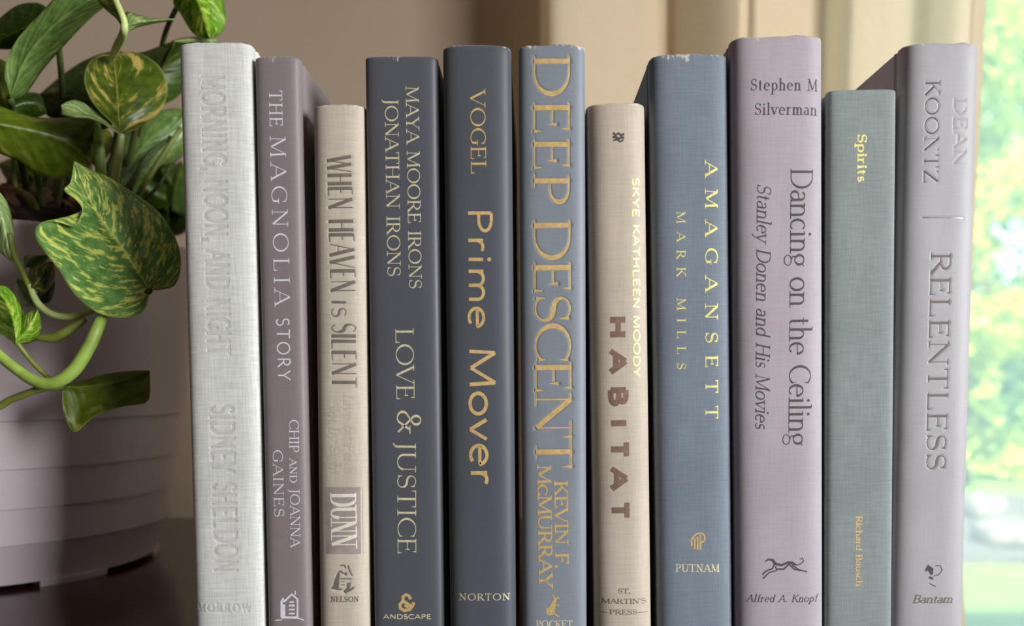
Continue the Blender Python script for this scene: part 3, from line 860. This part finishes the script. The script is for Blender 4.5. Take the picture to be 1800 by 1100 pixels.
B6 = Book(912, 1028, 79, 918, 1033, 'steel blue book with huge gold serif title', cloth('steel_blue_book_paper', (131, 138, 146), .22, .5, .07), n=4, y0=.005, bulge=.0007, step=.0004, deb=.0003, seed=6, wear=.9)
B6.vtext('DEEP', 938, 938, 1002, 97, 360, GOLD, 'title_lettering', .15, .05, tr=.15, deb=True)
B6.vtext('DESCENT', 938, 942, 1003, 386, 824, GOLD, 'title_lettering', .15, .05, tr=.045, deb=True)
B6.vtext('KEVIN F.', 974, 976, 998, 846, 998, GOLD, 'author_lettering', .18, .09, tr=.09)
B6.vtext('MCMURRAY', 944, 947, 969, 818, 1032, GOLD, 'author_lettering', .18, .09, tr=.07, small={1: .72})
B6.mark([(5, [(971, 1044, 2), (976, 1053, 4), (972, 1064, 9), (969, 1073, 14), (966, 1077, 8)]), (3, [(961, 1077), (966, 1080), (974, 1078)]), (3, [(974, 1078), (983, 1084)]), (2.5, [(977, 1052), (983, 1050)]), (2.5, [(976, 1062), (983, 1064)]), (3, [(961, 1068), (962, 1077)])], GOLD)
B6.htext('POCKET', 943, 1006, 1104, 1090, PALEGOLD, 'publisher_lettering', .16, .07, tr=.12)

B7 = Book(1031, 1135, 182, 1046, 1147, 'short cream cloth book with copper title, between two blue books', cloth('cream_book_cloth', (198, 184, 167), .3, .6), n=2.7, y0=.006, bulge=.0015, seed=7, wear=.5)
B7.mark([(4, [(1078, 233), (1082, 238), (1087, 234), (1092, 238), (1097, 235)]), (4, [(1077, 241), (1083, 241), (1088, 244), (1093, 241), (1097, 243)]), (3, [(1078, 247), (1084, 245), (1090, 249), (1096, 246)])], DARK)
B7.vtext('SKYE KATHLEEN MOODY', 1111, 1113, 1125, 312, 662, LEMON, 'author_lettering', .2, .17, False, tr=.16)
for ch, ya, yb in (('H', 557, 593), ('A', 616, 655), ('B', 680, 712), ('I', 738, 750), ('T', 776, 804), ('A', 823, 860), ('T', 882, 912)):
    sh = (ya - 557) / 355 * 3
    B7.vtext(ch, 1068 + sh, 1068.3 + sh, 1104 + sh, ya - (3 if ch == 'I' else 0), yb + (3 if ch == 'I' else 0), COPPER, 'title_letter', .3, .26, False, tr=0)
B7.htext('ST.', 1086, 1108, 1043, 1034, BROWNINK, 'publisher_lettering', .22, .1, tr=.1)
B7.htext("MARTIN'S", 1058, 1136, 1061, 1052, BROWNINK, 'publisher_lettering', .2, .09, tr=.1)
B7.htext('PRESS', 1072, 1120, 1080, 1071, BROWNINK, 'publisher_lettering', .2, .09, tr=.1)
B7.mark([(1.2, [(1050, 1077), (1068, 1077)]), (1.2, [(1122, 1077), (1140, 1077)])], BROWNINK, 'rule')

B8 = Book(1141, 1283, 96, 1159, 1290, 'dusty blue cloth book with widely spaced yellow title', cloth('dusty_blue_book_cloth', (122, 133, 145), .4, .65), n=4, y0=.007, bulge=.0006, seed=8, wear=.75)
B8.vtext('AMAGANSETT', 1239, 1240, 1262, 284, 736, LEMON, 'title_lettering', .18, .07, tr=1.0)
B8.vtext('MARK MILLS', 1189, 1190, 1205, 372, 649, LEMON, 'author_lettering', .15, .06, tr=1.0)
B8.mark([(3, [(1233, 936), (1238, 941), (1239, 949), (1234, 953), (1230, 953)]), (3, [(1232, 937), (1224, 938), (1218, 944), (1214, 952)]), (3, [(1231, 940), (1231, 966)]), (3, [(1226, 943), (1226, 966)]), (3, [(1221, 946), (1221, 965)]), (3, [(1216, 952), (1216, 960)])], GOLD)
B8.htext('PUTNAM', 1188, 1264, 1005, 991, PALEGOLD, 'publisher_lettering', .17, .08, tr=.14)

B9 = Book(1283, 1453, 64, 1299, 1447, 'wide pale lilac book with dark title, tallest of the row', cloth('pale_lilac_book_paper', (178, 169, 176), .2, .6), n=3.8, y0=.007, bulge=.001, seed=9, wear=.7, yf=.353)
B9.htext('Stephen M', 1320, 1438, 159, 138, DARK, 'author_lettering', .12, .05, tr=.16)
B9.htext('Silverman', 1327, 1437, 202, 181, DARK, 'author_lettering', .12, .05, tr=.16)
B9.vtext('Dancing on the Ceiling', 1390, 1386, 1430, 297, 783, DARK, 'title_lettering', .11, .035, tr=.06)
B9.vtext('Stanley Donen and His Movies', 1331, 1328, 1356, 323, 753, DARK, 'subtitle_lettering', .11, .045, True, .22, tr=.07)
B9.mark([(4, [(1345, 987, 2), (1350, 983, 3.5), (1358, 984, 5), (1363, 991, 5), (1374, 993, 4), (1385, 988, 4), (1393, 989, 5), (1400, 993, 3)]), (2, [(1400, 993), (1407, 991), (1413, 986), (1411, 981), (1406, 983)]),
         (2.6, [(1361, 992), (1358, 999), (1347, 1003), (1340, 1010)]), (2.4, [(1363, 995), (1366, 1002), (1352, 1006), (1341, 1017)]), (2.4, [(1392, 992), (1402, 1000), (1419, 1005)]), (2.4, [(1388, 992), (1396, 1000), (1408, 1003)]), (3, [(1366, 1000), (1378, 1000), (1388, 990)])], DARK)
B9.htext('Alfred A. Knopf', 1313, 1437, 1058, 1045, DARK, 'publisher_lettering', .12, .06, True, .25, tr=.14)

B10 = Book(1455, 1578, 157, 1453, 1568, 'short grey green cloth book with small gold title, second from the right end', cloth('grey_green_book_cloth', (143, 152, 150), .5, .8), n=6, y0=.004, bulge=.0003, seed=10, wear=0)
B10.vtext('Spirits', 1507, 1507, 1524, 236, 320, LEMON, 'title_lettering', .22, .12, tr=.12)
B10.vtext('Richard Bausch', 1504, 1504, 1516, 907, 1030, GOLD, 'author_lettering', .18, .1, tr=.06)

B11 = Book(1588, 1729, 76, 1570, 1694, 'pale grey lilac book with stamped silver title at the right end by the window', cloth('pale_grey_book_paper', (180, 177, 181), .15, .5), n=3.8, y0=.007, bulge=.001, step=.00045, deb=.0003, seed=11, wear=.45)
B11.vtext('KOONTZ', 1627, 1624, 1652, 142, 321, DARK, 'author_lettering', .11, .05, tr=.16, deb=True)
B11.vtext('DEAN', 1677, 1676, 1700, 172, 291, SHADOWINK, 'author_lettering', .11, .05, tr=.16, deb=True)
B11.mark([(2.5, [(1622, 382), (1694, 383)])], SILVER, 'rule', True)
B11.vtext('RELENTLESS', 1637, 1628, 1672, 444, 826, BROWNINK, 'title_lettering', .13, .05, tr=.14, deb=True)
B11.mark([(10, [(1627, 1003, 4), (1632, 997, 10), (1636, 1001, 10), (1638, 1010, 4)]), (4, [(1633, 1014), (1640, 1017)]), (1.5, [(1644, 994), (1653, 994), (1656, 1002), (1650, 1010), (1641, 1012)]), (1.5, [(1634, 1025), (1645, 1031)])], DARK)
B11.htext('Bantam', 1604, 1674, 1060, 1045, BROWNINK, 'publisher_lettering', .16, .1, True, .3, tr=.04)

for b in (B1, B2, B3, B4, B5, B6, B7, B8, B9, B10, B11):
    b.build()

# ------------------------------------------------------------------ potted plant
PX, PY = -.319, .53
pl = empty('potted_plant', (PX, PY, TABLE))
tag(pl, 'variegated trailing pothos in a pale mauve ribbed plastic pot', 'plant')
def plocal(v): return Vector(v) - Vector((PX, PY, TABLE))
POTM = plain('pale_mauve_plastic', (212, 198, 204), .38, nscale=40, noisy=.02, spec=.4)
rel = lambda z: z + .109
pot_prof = [(0, .002), (.088, .002), (.0915, .0028)]
pts = [(-.103, .0925), (-.096, .0948), (-.085, .1005), (-.0845, .1020), (-.0665, .1035), (-.066, .1050), (-.0465, .1062), (-.046, .1078), (-.0225, .1092), (-.022, .1108), (.024, .1150), (.0255, .1157), (.069, .1185), (.071, .1192), (.0735, .1190), (.074, .1180)]
pot_prof += [(r, rel(z)) for z, r in pts]
pot_prof += [(.1150, rel(.069)), (.1120, rel(.03)), (.09, rel(-.08)), (0, rel(-.085))]
pot = lathe_obj('pot', pot_prof, POTM, pl, 128)
for a0, a1 in ((-128, -80), (-45, -22), (8, 60), (100, 160), (190, 215)):
    co, fc = [], []
    n = 14
    for k in range(n + 1):
        t = math.radians(a0 + (a1 - a0) * k / n)
        for r, z in ((.080, 0), (.0925, 0), (.0932, .0031), (.080, .0031)):
            co.append((r * math.cos(t), r * math.sin(t), z))
    for k in range(n):
        for j in range(4):
            fc.append((k * 4 + j, k * 4 + (j + 1) % 4, k * 4 + 4 + (j + 1) % 4, k * 4 + 4 + j))
    fc += [(0, 1, 2, 3), (n * 4 + 3, n * 4 + 2, n * 4 + 1, n * 4)]
    obj('foot', co, fc, POTM, pot)
SOIL = plain('dark_potting_soil', (44, 32, 24), 1.0, nscale=120, noisy=.5)
co, fc = [], []
NR, NA = 22, 60
for i in range(NR + 1):
    r = .1145 * i / NR
    for k in range(NA):
        t = 2 * PI * k / NA
        x, y = r * math.cos(t), r * math.sin(t)
        z = rel(.062) + .04 * (1 - (r / .1145) ** 2) ** .7 + .006 * noise.noise(Vector((x * 60, y * 60, 0))) + .004 * noise.noise(Vector((x * 200, y * 200, 3)))
        co.append((x, y, z))
for i in range(NR):
    for k in range(NA):
        fc.append((i * NA + k, i * NA + (k + 1) % NA, (i + 1) * NA + (k + 1) % NA, (i + 1) * NA + k))
obj('soil', co, fc, SOIL, pl)
CHIP = plain('brown_bark_chips', (96, 68, 44), .9, nscale=90, noisy=.5)
bm = bmesh.new(); rr = random.Random(5)
for k in range(90):
    a = rr.uniform(0, 2 * PI); r = .105 * math.sqrt(rr.random())
    r1 = bmesh.ops.create_cube(bm, size=1)['verts']
    M_ = Matrix.Translation((r * math.cos(a), r * math.sin(a), rel(.066) + .04 * (1 - (r / .1145) ** 2) ** .7)) @ Matrix.Rotation(rr.uniform(0, 3), 4, (rr.random(), rr.random(), rr.random() + .1))
    S = Matrix.Diagonal((rr.uniform(.004, .014), rr.uniform(.003, .008), rr.uniform(.002, .004), 1))
    for v in r1:
        v.co = v.co + Vector([rr.uniform(-.2, .2) for _ in range(3)])
        v.co = M_ @ S @ v.co
o = bm_obj('bark_chips', bm, CHIP, pl); o['kind'] = 'stuff'

def leaf_mat(name, dark, mid, cream, amt, tl=.3, rough=.32, seed=0.0, fine=1.0):
    """variegated leaf: streaks run from the midrib outwards (uv: u along, v across -1..1)"""
    m, nt, bs, out = nodes(name)
    tc = nt.nodes.new('ShaderNodeTexCoord')
    sep = nt.nodes.new('ShaderNodeSeparateXYZ'); nt.links.new(tc.outputs['UV'], sep.inputs[0])
    U, V = sep.outputs[0], sep.outputs[1]
    av = mathn(nt, 'ABSOLUTE', V)
    vein = mathn(nt, 'SUBTRACT', U, mathn(nt, 'MULTIPLY', av, .42))
    cmb = nt.nodes.new('ShaderNodeCombineXYZ')
    nt.links.new(mathn(nt, 'MULTIPLY', vein, 9 * fine), cmb.inputs[0])
    nt.links.new(mathn(nt, 'MULTIPLY', V, 2.0 * fine), cmb.inputs[1]); cmb.inputs[2].default_value = seed
    n1 = noise_n(nt, cmb.outputs[0], 1.0, 5, .68)
    n2 = noise_n(nt, mapping(nt, (220, 220, 220)), 1, 3)
    green = ramp(nt, n2, [(.3, lin(dark)), (.7, lin(mid))])
    f = ramp(nt, n1, [(max(0, .62 - amt), (0,) * 3), (max(.02, .70 - amt), (1,) * 3)])
    col = mixc(nt, f, green, lin(cream))
    # midrib and side veins slightly paler
    rib = ramp(nt, av, [(0.0, (1,) * 3), (.035, (0,) * 3)])
    col = mixc(nt, mathn(nt, 'MULTIPLY', rib, .6), col, lin(tuple(min(255, c + 20) for c in cream)))
    edge = ramp(nt, av, [(.955, (0,) * 3), (.99, (1,) * 3)])
    col = mixc(nt, mathn(nt, 'MULTIPLY', edge, .55), col, lin((190, 200, 120)))
    nt.links.new(col, bs.inputs['Base Color'])
    bs.inputs['Roughness'].default_value = rough
    bs.inputs['Coat Weight'].default_value = .25; bs.inputs['Coat Roughness'].default_value = .2
    t_ = N(nt, 'ShaderNodeBsdfTranslucent')
    nt.links.new(mixc(nt, 1.0, col, (1.0, 1.0, .55), 'MULTIPLY'), t_.inputs[0])
    mx = N(nt, 'ShaderNodeMixShader'); mx.inputs[0].default_value = tl
    nt.links.new(bs.outputs[0], mx.inputs[1]); nt.links.new(t_.outputs[0], mx.inputs[2])
    nt.links.new(mx.outputs[0], out.inputs[0])
    wv = N(nt, 'ShaderNodeMath', operation='SINE'); nt.links.new(mathn(nt, 'MULTIPLY', vein, 55.0), wv.inputs[0])
    h = mathn(nt, 'ADD', mathn(nt, 'MULTIPLY', wv.outputs[0], .25), n2)
    bump(nt, bs, h, .35, .0006)
    return m
def resample(pts, n):
    p = np.array(pts, float); d = np.concatenate([[0], np.cumsum(np.hypot(*np.diff(p[:, :2], axis=0).T))])
    # smooth by Catmull-Rom first
    Q = []
    for i in range(len(p) - 1):
        a = p[max(0, i - 1)]; b = p[i]; c = p[i + 1]; e = p[min(len(p) - 1, i + 2)]
        for k in range(8):
            t = k / 8
            Q.append(.5 * ((2 * b) + (-a + c) * t + (2 * a - 5 * b + 4 * c - e) * t * t + (-a + 3 * b - 3 * c + e) * t ** 3))
    Q.append(p[-1]); Q = np.array(Q)
    d = np.concatenate([[0], np.cumsum(np.hypot(*np.diff(Q[:, :2], axis=0).T))])
    u = np.linspace(0, d[-1], n)
    return np.stack([np.interp(u, d, Q[:, k]) for k in range(Q.shape[1])], 1)
def leaf(mid, left, right, D0, D1, dl, dr, mat, ns=34, nt_=9, cup=1.5, wob=.0008, label=None, arch=0.0):
    M = resample(mid, ns + 1); L = resample(left, ns + 1); R_ = resample(right, ns + 1)
    co, fc, uv = [], [], []
    W_ = 2 * nt_ + 1
    for i in range(ns + 1):
        s = i / ns
        Dm = D0 + (D1 - D0) * s + arch * math.sin(PI * s)
        k = math.sin(PI * min(1, max(0, s)) ) ** .5 if 0 < s < 1 else 0
        for j in range(-nt_, nt_ + 1):
            t = j / nt_
            E = R_ if t > 0 else L
            d = dr if t > 0 else dl
            a = abs(t)
            x = M[i, 0] + (E[i, 0] - M[i, 0]) * a; y = M[i, 1] + (E[i, 1] - M[i, 1]) * a
            D = Dm + d * k * a ** cup + wob * math.sin(9 * s + 3 * t) * a - .0008 * math.exp(-(a / .08) ** 2) + .0007 * math.sin(38 * (s - .4 * a)) * a * (1 - a)
            co.append(plocal(at(x, y, D))); uv.append((s, t))
    for i in range(ns):
        for j in range(W_ - 1):
            b = i * W_ + j; fc.append((b, b + 1, b + W_ + 1, b + W_))
    o = obj('leaf', co, fc, mat, pl, True)
    ul = o.data.uv_layers.new(name='UVMap')
    for lp in o.data.loops: ul.data[lp.index].uv = uv[lp.vertex_index]
    sm = o.modifiers.new('thickness', 'SOLIDIFY'); sm.thickness = .00045; sm.offset = 0
    if label: o['label'] = label
    return o
def stem(pts, mat, name='stem', sm=True):
    """pts: (px, py, D, radius mm)"""
    P = resample(pts, 8 * len(pts)) if len(pts) > 2 else np.array(pts, float)
    co, fc = tube_geo([plocal(at(p[0], p[1], p[2])) for p in P], [p[3] / 1000 for p in P], 12)
    return obj(name, co, fc, mat, pl, True)

LM_hero = leaf_mat('bright_variegated_leaf', (88, 138, 60), (128, 176, 96), (232, 242, 120), .12, .2, .4, 1.3, 2.8)
LM_back = leaf_mat('back_lit_variegated_leaf', (60, 84, 12), (98, 120, 20), (206, 184, 96), .11, .45, .35, 4.1, .8)
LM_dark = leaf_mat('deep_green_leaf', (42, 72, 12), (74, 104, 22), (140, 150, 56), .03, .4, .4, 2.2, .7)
LM_cool = leaf_mat('cool_green_leaf', (84, 116, 52), (128, 158, 82), (150, 176, 100), .05, .2, .4, 7.7, .6)
LM_olive = leaf_mat('olive_leaf', (98, 118, 18), (134, 152, 36), (160, 166, 70), .04, .45, .4, 3.3, .6)
LM_lime = leaf_mat('young_lime_leaf', (84, 140, 20), (124, 176, 40), (190, 214, 90), .12, .3, .22, 5.5, 1)
LM_light = leaf_mat('pale_green_leaf', (120, 158, 84), (158, 184, 112), (206, 220, 150), .12, .3, .4, 6.1, .8)
ST_lime = plain('lime_stem', (150, 178, 78), .45, nscale=150, noisy=.2)
ST_pale = plain('pale_stem', (190, 204, 130), .45, nscale=150, noisy=.15)
ST_olive = plain('olive_stem', (112, 122, 46), .5, nscale=150, noisy=.25)
ST_dark = plain('dim_green_stem', (70, 82, 34), .6, nscale=150, noisy=.3)

# the large torn leaf in front of the pot
leaf([(263, 510), (236, 468), (208, 425), (178, 385), (155, 345), (131, 284)],
     [(263, 510), (256, 540), (235, 556), (200, 558), (165, 546), (130, 516), (104, 476), (84, 450), (65, 426), (61, 404), (76, 390), (102, 391), (130, 398), (141, 383), (145, 368), (134, 352), (112, 334), (124, 322), (131, 284)],
     [(263, 510), (285, 509), (308, 500), (318, 466), (312, 428), (290, 386), (262, 358), (225, 333), (190, 311), (160, 299), (131, 284)],
     .391, .392, -.006, .016, LM_hero, ns=110, nt_=16, cup=1.15, label='large bright leaf with a torn edge, speckled cream')
# upper middle leaf standing up, light shining through
leaf([(212, 238), (208, 200), (206, 160), (203, 125), (200, 97)],
     [(212, 238), (195, 214), (176, 196), (158, 172), (148, 140), (155, 112), (175, 98), (200, 97)],
     [(212, 238), (240, 226), (272, 207), (290, 180), (294, 150), (284, 122), (258, 100), (228, 92), (200, 97)],
     .44, .455, -.012, .014, LM_back, label='rounded leaf with broad cream streaks')
leaf([(212, 238), (185, 214), (150, 200), (108, 192)],
     [(212, 238), (180, 206), (155, 186), (130, 176), (108, 184)],
     [(212, 238), (186, 220), (160, 208), (130, 205), (108, 202)],
     .436, .43, .006, -.006, LM_light, label='curled cream edged leaf lobe')
# large dark leaves behind
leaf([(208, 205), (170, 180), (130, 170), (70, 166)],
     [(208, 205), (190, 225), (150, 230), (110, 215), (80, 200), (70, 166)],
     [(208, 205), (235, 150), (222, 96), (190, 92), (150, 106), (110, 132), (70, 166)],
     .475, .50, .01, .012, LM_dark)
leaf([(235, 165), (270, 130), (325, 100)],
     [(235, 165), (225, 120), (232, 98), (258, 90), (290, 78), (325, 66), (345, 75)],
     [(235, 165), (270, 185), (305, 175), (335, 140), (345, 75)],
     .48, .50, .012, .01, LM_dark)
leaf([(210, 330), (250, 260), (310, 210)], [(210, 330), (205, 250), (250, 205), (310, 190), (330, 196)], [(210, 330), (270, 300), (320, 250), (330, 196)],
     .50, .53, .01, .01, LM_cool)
# top left folded leaf
leaf([(18, 172), (48, 100), (95, 45), (150, 4), (190, -20)],
     [(18, 172), (8, 120), (30, 70), (75, 20), (110, -15), (150, -30), (190, -20)],
     [(18, 172), (42, 168), (75, 122), (112, 80), (140, 50), (170, 22), (205, -4), (190, -20)],
     .435, .42, -.002, .022, LM_cool, label='long grey green leaf with a cream stripe')
leaf([(92, 22), (60, 40), (20, 60), (-20, 80)],
     [(92, 22), (70, 6), (35, 8), (5, 28), (-15, 50), (-20, 80)],
     [(92, 22), (88, 44), (60, 66), (32, 84), (0, 86), (-20, 80)],
     .455, .47, .006, .01, LM_dark, label='dark leaf at the top')
# hanging young leaves at the top centre
leaf([(216, 50), (212, 28), (200, 8), (180, -14)],
     [(216, 50), (206, 34), (190, 20), (174, 4), (170, -14), (180, -14)],
     [(216, 50), (219, 28), (212, 8), (200, -14), (180, -14)],
     .405, .41, .004, .004, LM_lime, ns=18, nt_=4)
leaf([(218, 46), (240, 40), (270, 36), (306, 34)],
     [(218, 46), (220, 22), (240, 26), (268, 32), (306, 33)],
     [(218, 46), (222, 58), (240, 48), (270, 41), (306, 35)],
     .408, .41, .006, .004, LM_light, ns=20, nt_=4, label='narrow pointed pale leaf')
# top right leaf tip above the white book
leaf([(335, -30), (355, 20), (368, 68)],
     [(335, -30), (305, 0), (318, 24), (332, 48), (346, 63), (368, 68)],
     [(335, -30), (380, -28), (394, 10), (396, 36), (388, 58), (368, 68)],
     .44, .46, .008, .012, LM_lime, label='hanging leaf tip above the white book')
leaf([(306, 73), (345, 70), (386, 72)], [(306, 73), (330, 66), (362, 65), (386, 72)], [(306, 73), (340, 76), (370, 78), (386, 72)],
     .46, .47, .004, .002, LM_light, ns=18, nt_=4)
# left middle broad olive leaf
leaf([(-30, 215), (20, 222), (80, 235), (130, 258), (160, 290)],
     [(-30, 215), (-10, 186), (20, 194), (60, 206), (110, 208), (165, 208), (168, 245), (160, 290)],
     [(-30, 215), (-10, 262), (30, 282), (70, 308), (110, 314), (160, 290)],
     .425, .455, .012, .004, LM_olive, label='broad olive leaf over the pot rim')
leaf([(18, 192), (45, 180), (78, 186)], [(18, 192), (22, 168), (48, 163), (72, 168), (82, 200)], [(18, 192), (40, 204), (65, 206), (82, 200)],
     .45, .46, .006, .004, LM_dark, ns=20, nt_=5)
leaf([(-8, 330), (2, 380), (12, 420), (20, 460)], [(-8, 330), (-20, 380), (-10, 430), (20, 460)], [(-8, 330), (14, 360), (24, 410), (20, 460)],
     .40, .402, .004, .006, LM_light, ns=24, nt_=5)
leaf([(-30, 100), (0, 150), (14, 215)], [(-30, 100), (-40, 160), (-10, 205), (14, 215)], [(-30, 100), (10, 110), (28, 160), (14, 215)], .46, .47, .006, .01, LM_olive)
# small leaves low left
leaf([(28, 604), (26, 570), (14, 535), (-10, 505)],
     [(28, 604), (10, 592), (-8, 580), (-20, 545), (-10, 505)],
     [(28, 604), (45, 590), (44, 562), (34, 534), (18, 510), (4, 502), (-10, 505)],
     .385, .392, .006, .006, LM_lime, label='glossy lime leaf at the left')
leaf([(24, 604), (46, 582), (60, 560), (66, 545)],
     [(24, 604), (30, 570), (44, 552), (66, 545)],
     [(24, 604), (52, 602), (70, 588), (72, 565), (66, 545)],
     .386, .388, .004, .008, LM_lime, ns=22, nt_=6)
leaf([(58, 505), (72, 485), (92, 466)], [(58, 505), (48, 486), (60, 466), (92, 460)], [(58, 505), (75, 514), (92, 500), (96, 478), (92, 460)],
     .40, .405, .004, .006, LM_back, ns=20, nt_=6, label='small yellowing brown spotted leaf')
leaf([(44, 470), (58, 452), (80, 448)], [(44, 470), (42, 452), (60, 448), (86, 452)], [(44, 470), (60, 468), (76, 462), (86, 452)],
     .408, .41, .003, .003, LM_cool, ns=14, nt_=4)
leaf([(62, 540), (44, 520), (30, 495)], [(62, 540), (36, 535), (26, 515), (30, 490)], [(62, 540), (58, 515), (48, 495), (30, 490)],
     .405, .41, .004, .004, LM_cool, ns=16, nt_=4)
leaf([(62, 530), (80, 520), (96, 496)], [(62, 530), (68, 512), (84, 504), (96, 496)], [(62, 530), (84, 532), (94, 515), (96, 496)],
     .412, .415, .003, .003, LM_dark, ns=14, nt_=4)
# low right leaf folded towards the white book, in shade
leaf([(111, 680), (160, 678), (215, 668), (263, 652)],
     [(111, 680), (140, 672), (190, 657), (235, 652), (263, 651)],
     [(111, 680), (110, 712), (118, 742), (133, 760), (165, 733), (210, 715), (245, 710), (262, 700), (263, 652)],
     .405, .42, .006, -.006, LM_olive, label='olive leaf hanging low in front of the pot')

# vines and petioles
stem([(-92, 372, .455, 2.0), (-104, 440, .42, 2.0), (-80, 530, .398, 2.1), (-15, 610, .39, 2.2), (20, 642, .388, 2.3), (62, 670, .386, 2.5), (95, 673, .385, 2.7), (128, 652, .385, 2.9), (155, 612, .386, 2.8), (172, 575, .388, 2.6), (184, 545, .394, 2.0)], ST_lime, 'vine')
stem([(-140, 380, .46, 1.6), (-150, 520, .415, 1.6), (-100, 690, .395, 1.6), (-20, 718, .392, 1.6), (20, 702, .392, 1.6), (70, 684, .391, 1.5), (112, 680, .404, 1.2)], ST_olive, 'vine')
stem([(28, 600, .389, 1.0), (60, 640, .392, 1.1), (90, 668, .392, 1.0)], ST_olive, 'petiole')
stem([(16, 410, .402, 1.3), (24, 445, .402, 1.5), (38, 475, .402, 1.3), (52, 505, .402, 1.2)], ST_olive, 'petiole')
stem([(52, 500, .402, 1.3), (66, 532, .402, 1.5), (92, 552, .402, 1.5), (125, 556, .402, 1.5), (162, 546, .402, 1.3), (185, 530, .404, 1.1)], ST_pale, 'vine')
stem([(58, 592, .396, 1.2), (90, 594, .396, 2.0), (118, 582, .396, 2.0), (150, 560, .398, 1.4)], ST_olive, 'vine')
stem([(200, 325, .442, 2.0), (206, 290, .44, 1.9), (210, 262, .44, 1.8), (213, 236, .44, 1.6)], ST_pale, 'petiole')
stem([(180, 340, .455, 2.2), (176, 290, .455, 2.6), (173, 250, .455, 2.4), (170, 215, .46, 1.6)], ST_lime, 'petiole')
stem([(196, 104, .448, 1.4), (206, 82, .43, 1.9), (217, 58, .408, 1.7), (218, 38, .405, 1.5), (208, 12, .405, 1.4), (196, -14, .408, 1.4)], ST_pale, 'petiole')
for k, p in enumerate([
    ((215, 345, .50, 1.4), (250, 290, .50, 1.3), (300, 240, .51, 1.1)), ((232, 360, .495, 1.6), (275, 290, .50, 1.6), (318, 225, .51, 1.3)),
    ((255, 350, .51, 1.0), (280, 325, .51, .9), (300, 290, .515, .9)), ((228, 335, .49, 1.2), (258, 275, .49, 1.1), (290, 250, .50, .9)),
    ((68, 380, .48, 2.6), (52, 350, .48, 2.4), (34, 335, .485, 1.6)), ((75, 365, .47, 1.4), (68, 320, .47, 1.6), (60, 285, .47, 1.2)),
    ((28, 330, .46, 1.0), (24, 300, .46, 1.1), (24, 260, .46, 1.0)), ((100, 360, .48, 1.6), (108, 320, .48, 1.6), (112, 285, .48, 1.2)),
    ((140, 370, .49, 1.2), (150, 330, .49, 1.2), (158, 280, .49, 1.0))]):
    stem(p, ST_dark if k not in (1, 4, 6) else ST_olive, 'petiole')
for p in (((184, 550, .394, 1.8), (228, 534, .3985, 1.6), (263, 511, .3895, 1.3)),
          ((92, 22, .456, 1.3), (104, 90, .47, 1.5), (110, 200, .50, 1.7), (100, 350, .52, 1.9)),
          ((18, 172, .437, 1.6), (30, 240, .47, 1.8), (50, 350, .50, 2.0)),
          ((208, 205, .476, 1.6), (200, 270, .495, 1.7), (170, 365, .51, 1.8)),
          ((235, 165, .481, 1.5), (236, 240, .50, 1.6), (200, 365, .52, 1.8)),
          ((335, -28, .441, 1.2), (290, 60, .50, 1.4), (262, 200, .53, 1.6), (180, 365, .53, 1.8)),
          ((-30, 215, .427, 1.6), (-30, 290, .46, 1.8), (0, 370, .49, 2.0)),
          ((-12, 330, .402, 1.2), (-30, 340, .43, 1.3), (-35, 385, .47, 1.4)),
          ((306, 73, .461, .9), (270, 150, .50, 1.1), (230, 300, .53, 1.3))):
    stem(p, ST_dark, 'petiole')
# more leaves on the far side of the pot, seen between the front ones
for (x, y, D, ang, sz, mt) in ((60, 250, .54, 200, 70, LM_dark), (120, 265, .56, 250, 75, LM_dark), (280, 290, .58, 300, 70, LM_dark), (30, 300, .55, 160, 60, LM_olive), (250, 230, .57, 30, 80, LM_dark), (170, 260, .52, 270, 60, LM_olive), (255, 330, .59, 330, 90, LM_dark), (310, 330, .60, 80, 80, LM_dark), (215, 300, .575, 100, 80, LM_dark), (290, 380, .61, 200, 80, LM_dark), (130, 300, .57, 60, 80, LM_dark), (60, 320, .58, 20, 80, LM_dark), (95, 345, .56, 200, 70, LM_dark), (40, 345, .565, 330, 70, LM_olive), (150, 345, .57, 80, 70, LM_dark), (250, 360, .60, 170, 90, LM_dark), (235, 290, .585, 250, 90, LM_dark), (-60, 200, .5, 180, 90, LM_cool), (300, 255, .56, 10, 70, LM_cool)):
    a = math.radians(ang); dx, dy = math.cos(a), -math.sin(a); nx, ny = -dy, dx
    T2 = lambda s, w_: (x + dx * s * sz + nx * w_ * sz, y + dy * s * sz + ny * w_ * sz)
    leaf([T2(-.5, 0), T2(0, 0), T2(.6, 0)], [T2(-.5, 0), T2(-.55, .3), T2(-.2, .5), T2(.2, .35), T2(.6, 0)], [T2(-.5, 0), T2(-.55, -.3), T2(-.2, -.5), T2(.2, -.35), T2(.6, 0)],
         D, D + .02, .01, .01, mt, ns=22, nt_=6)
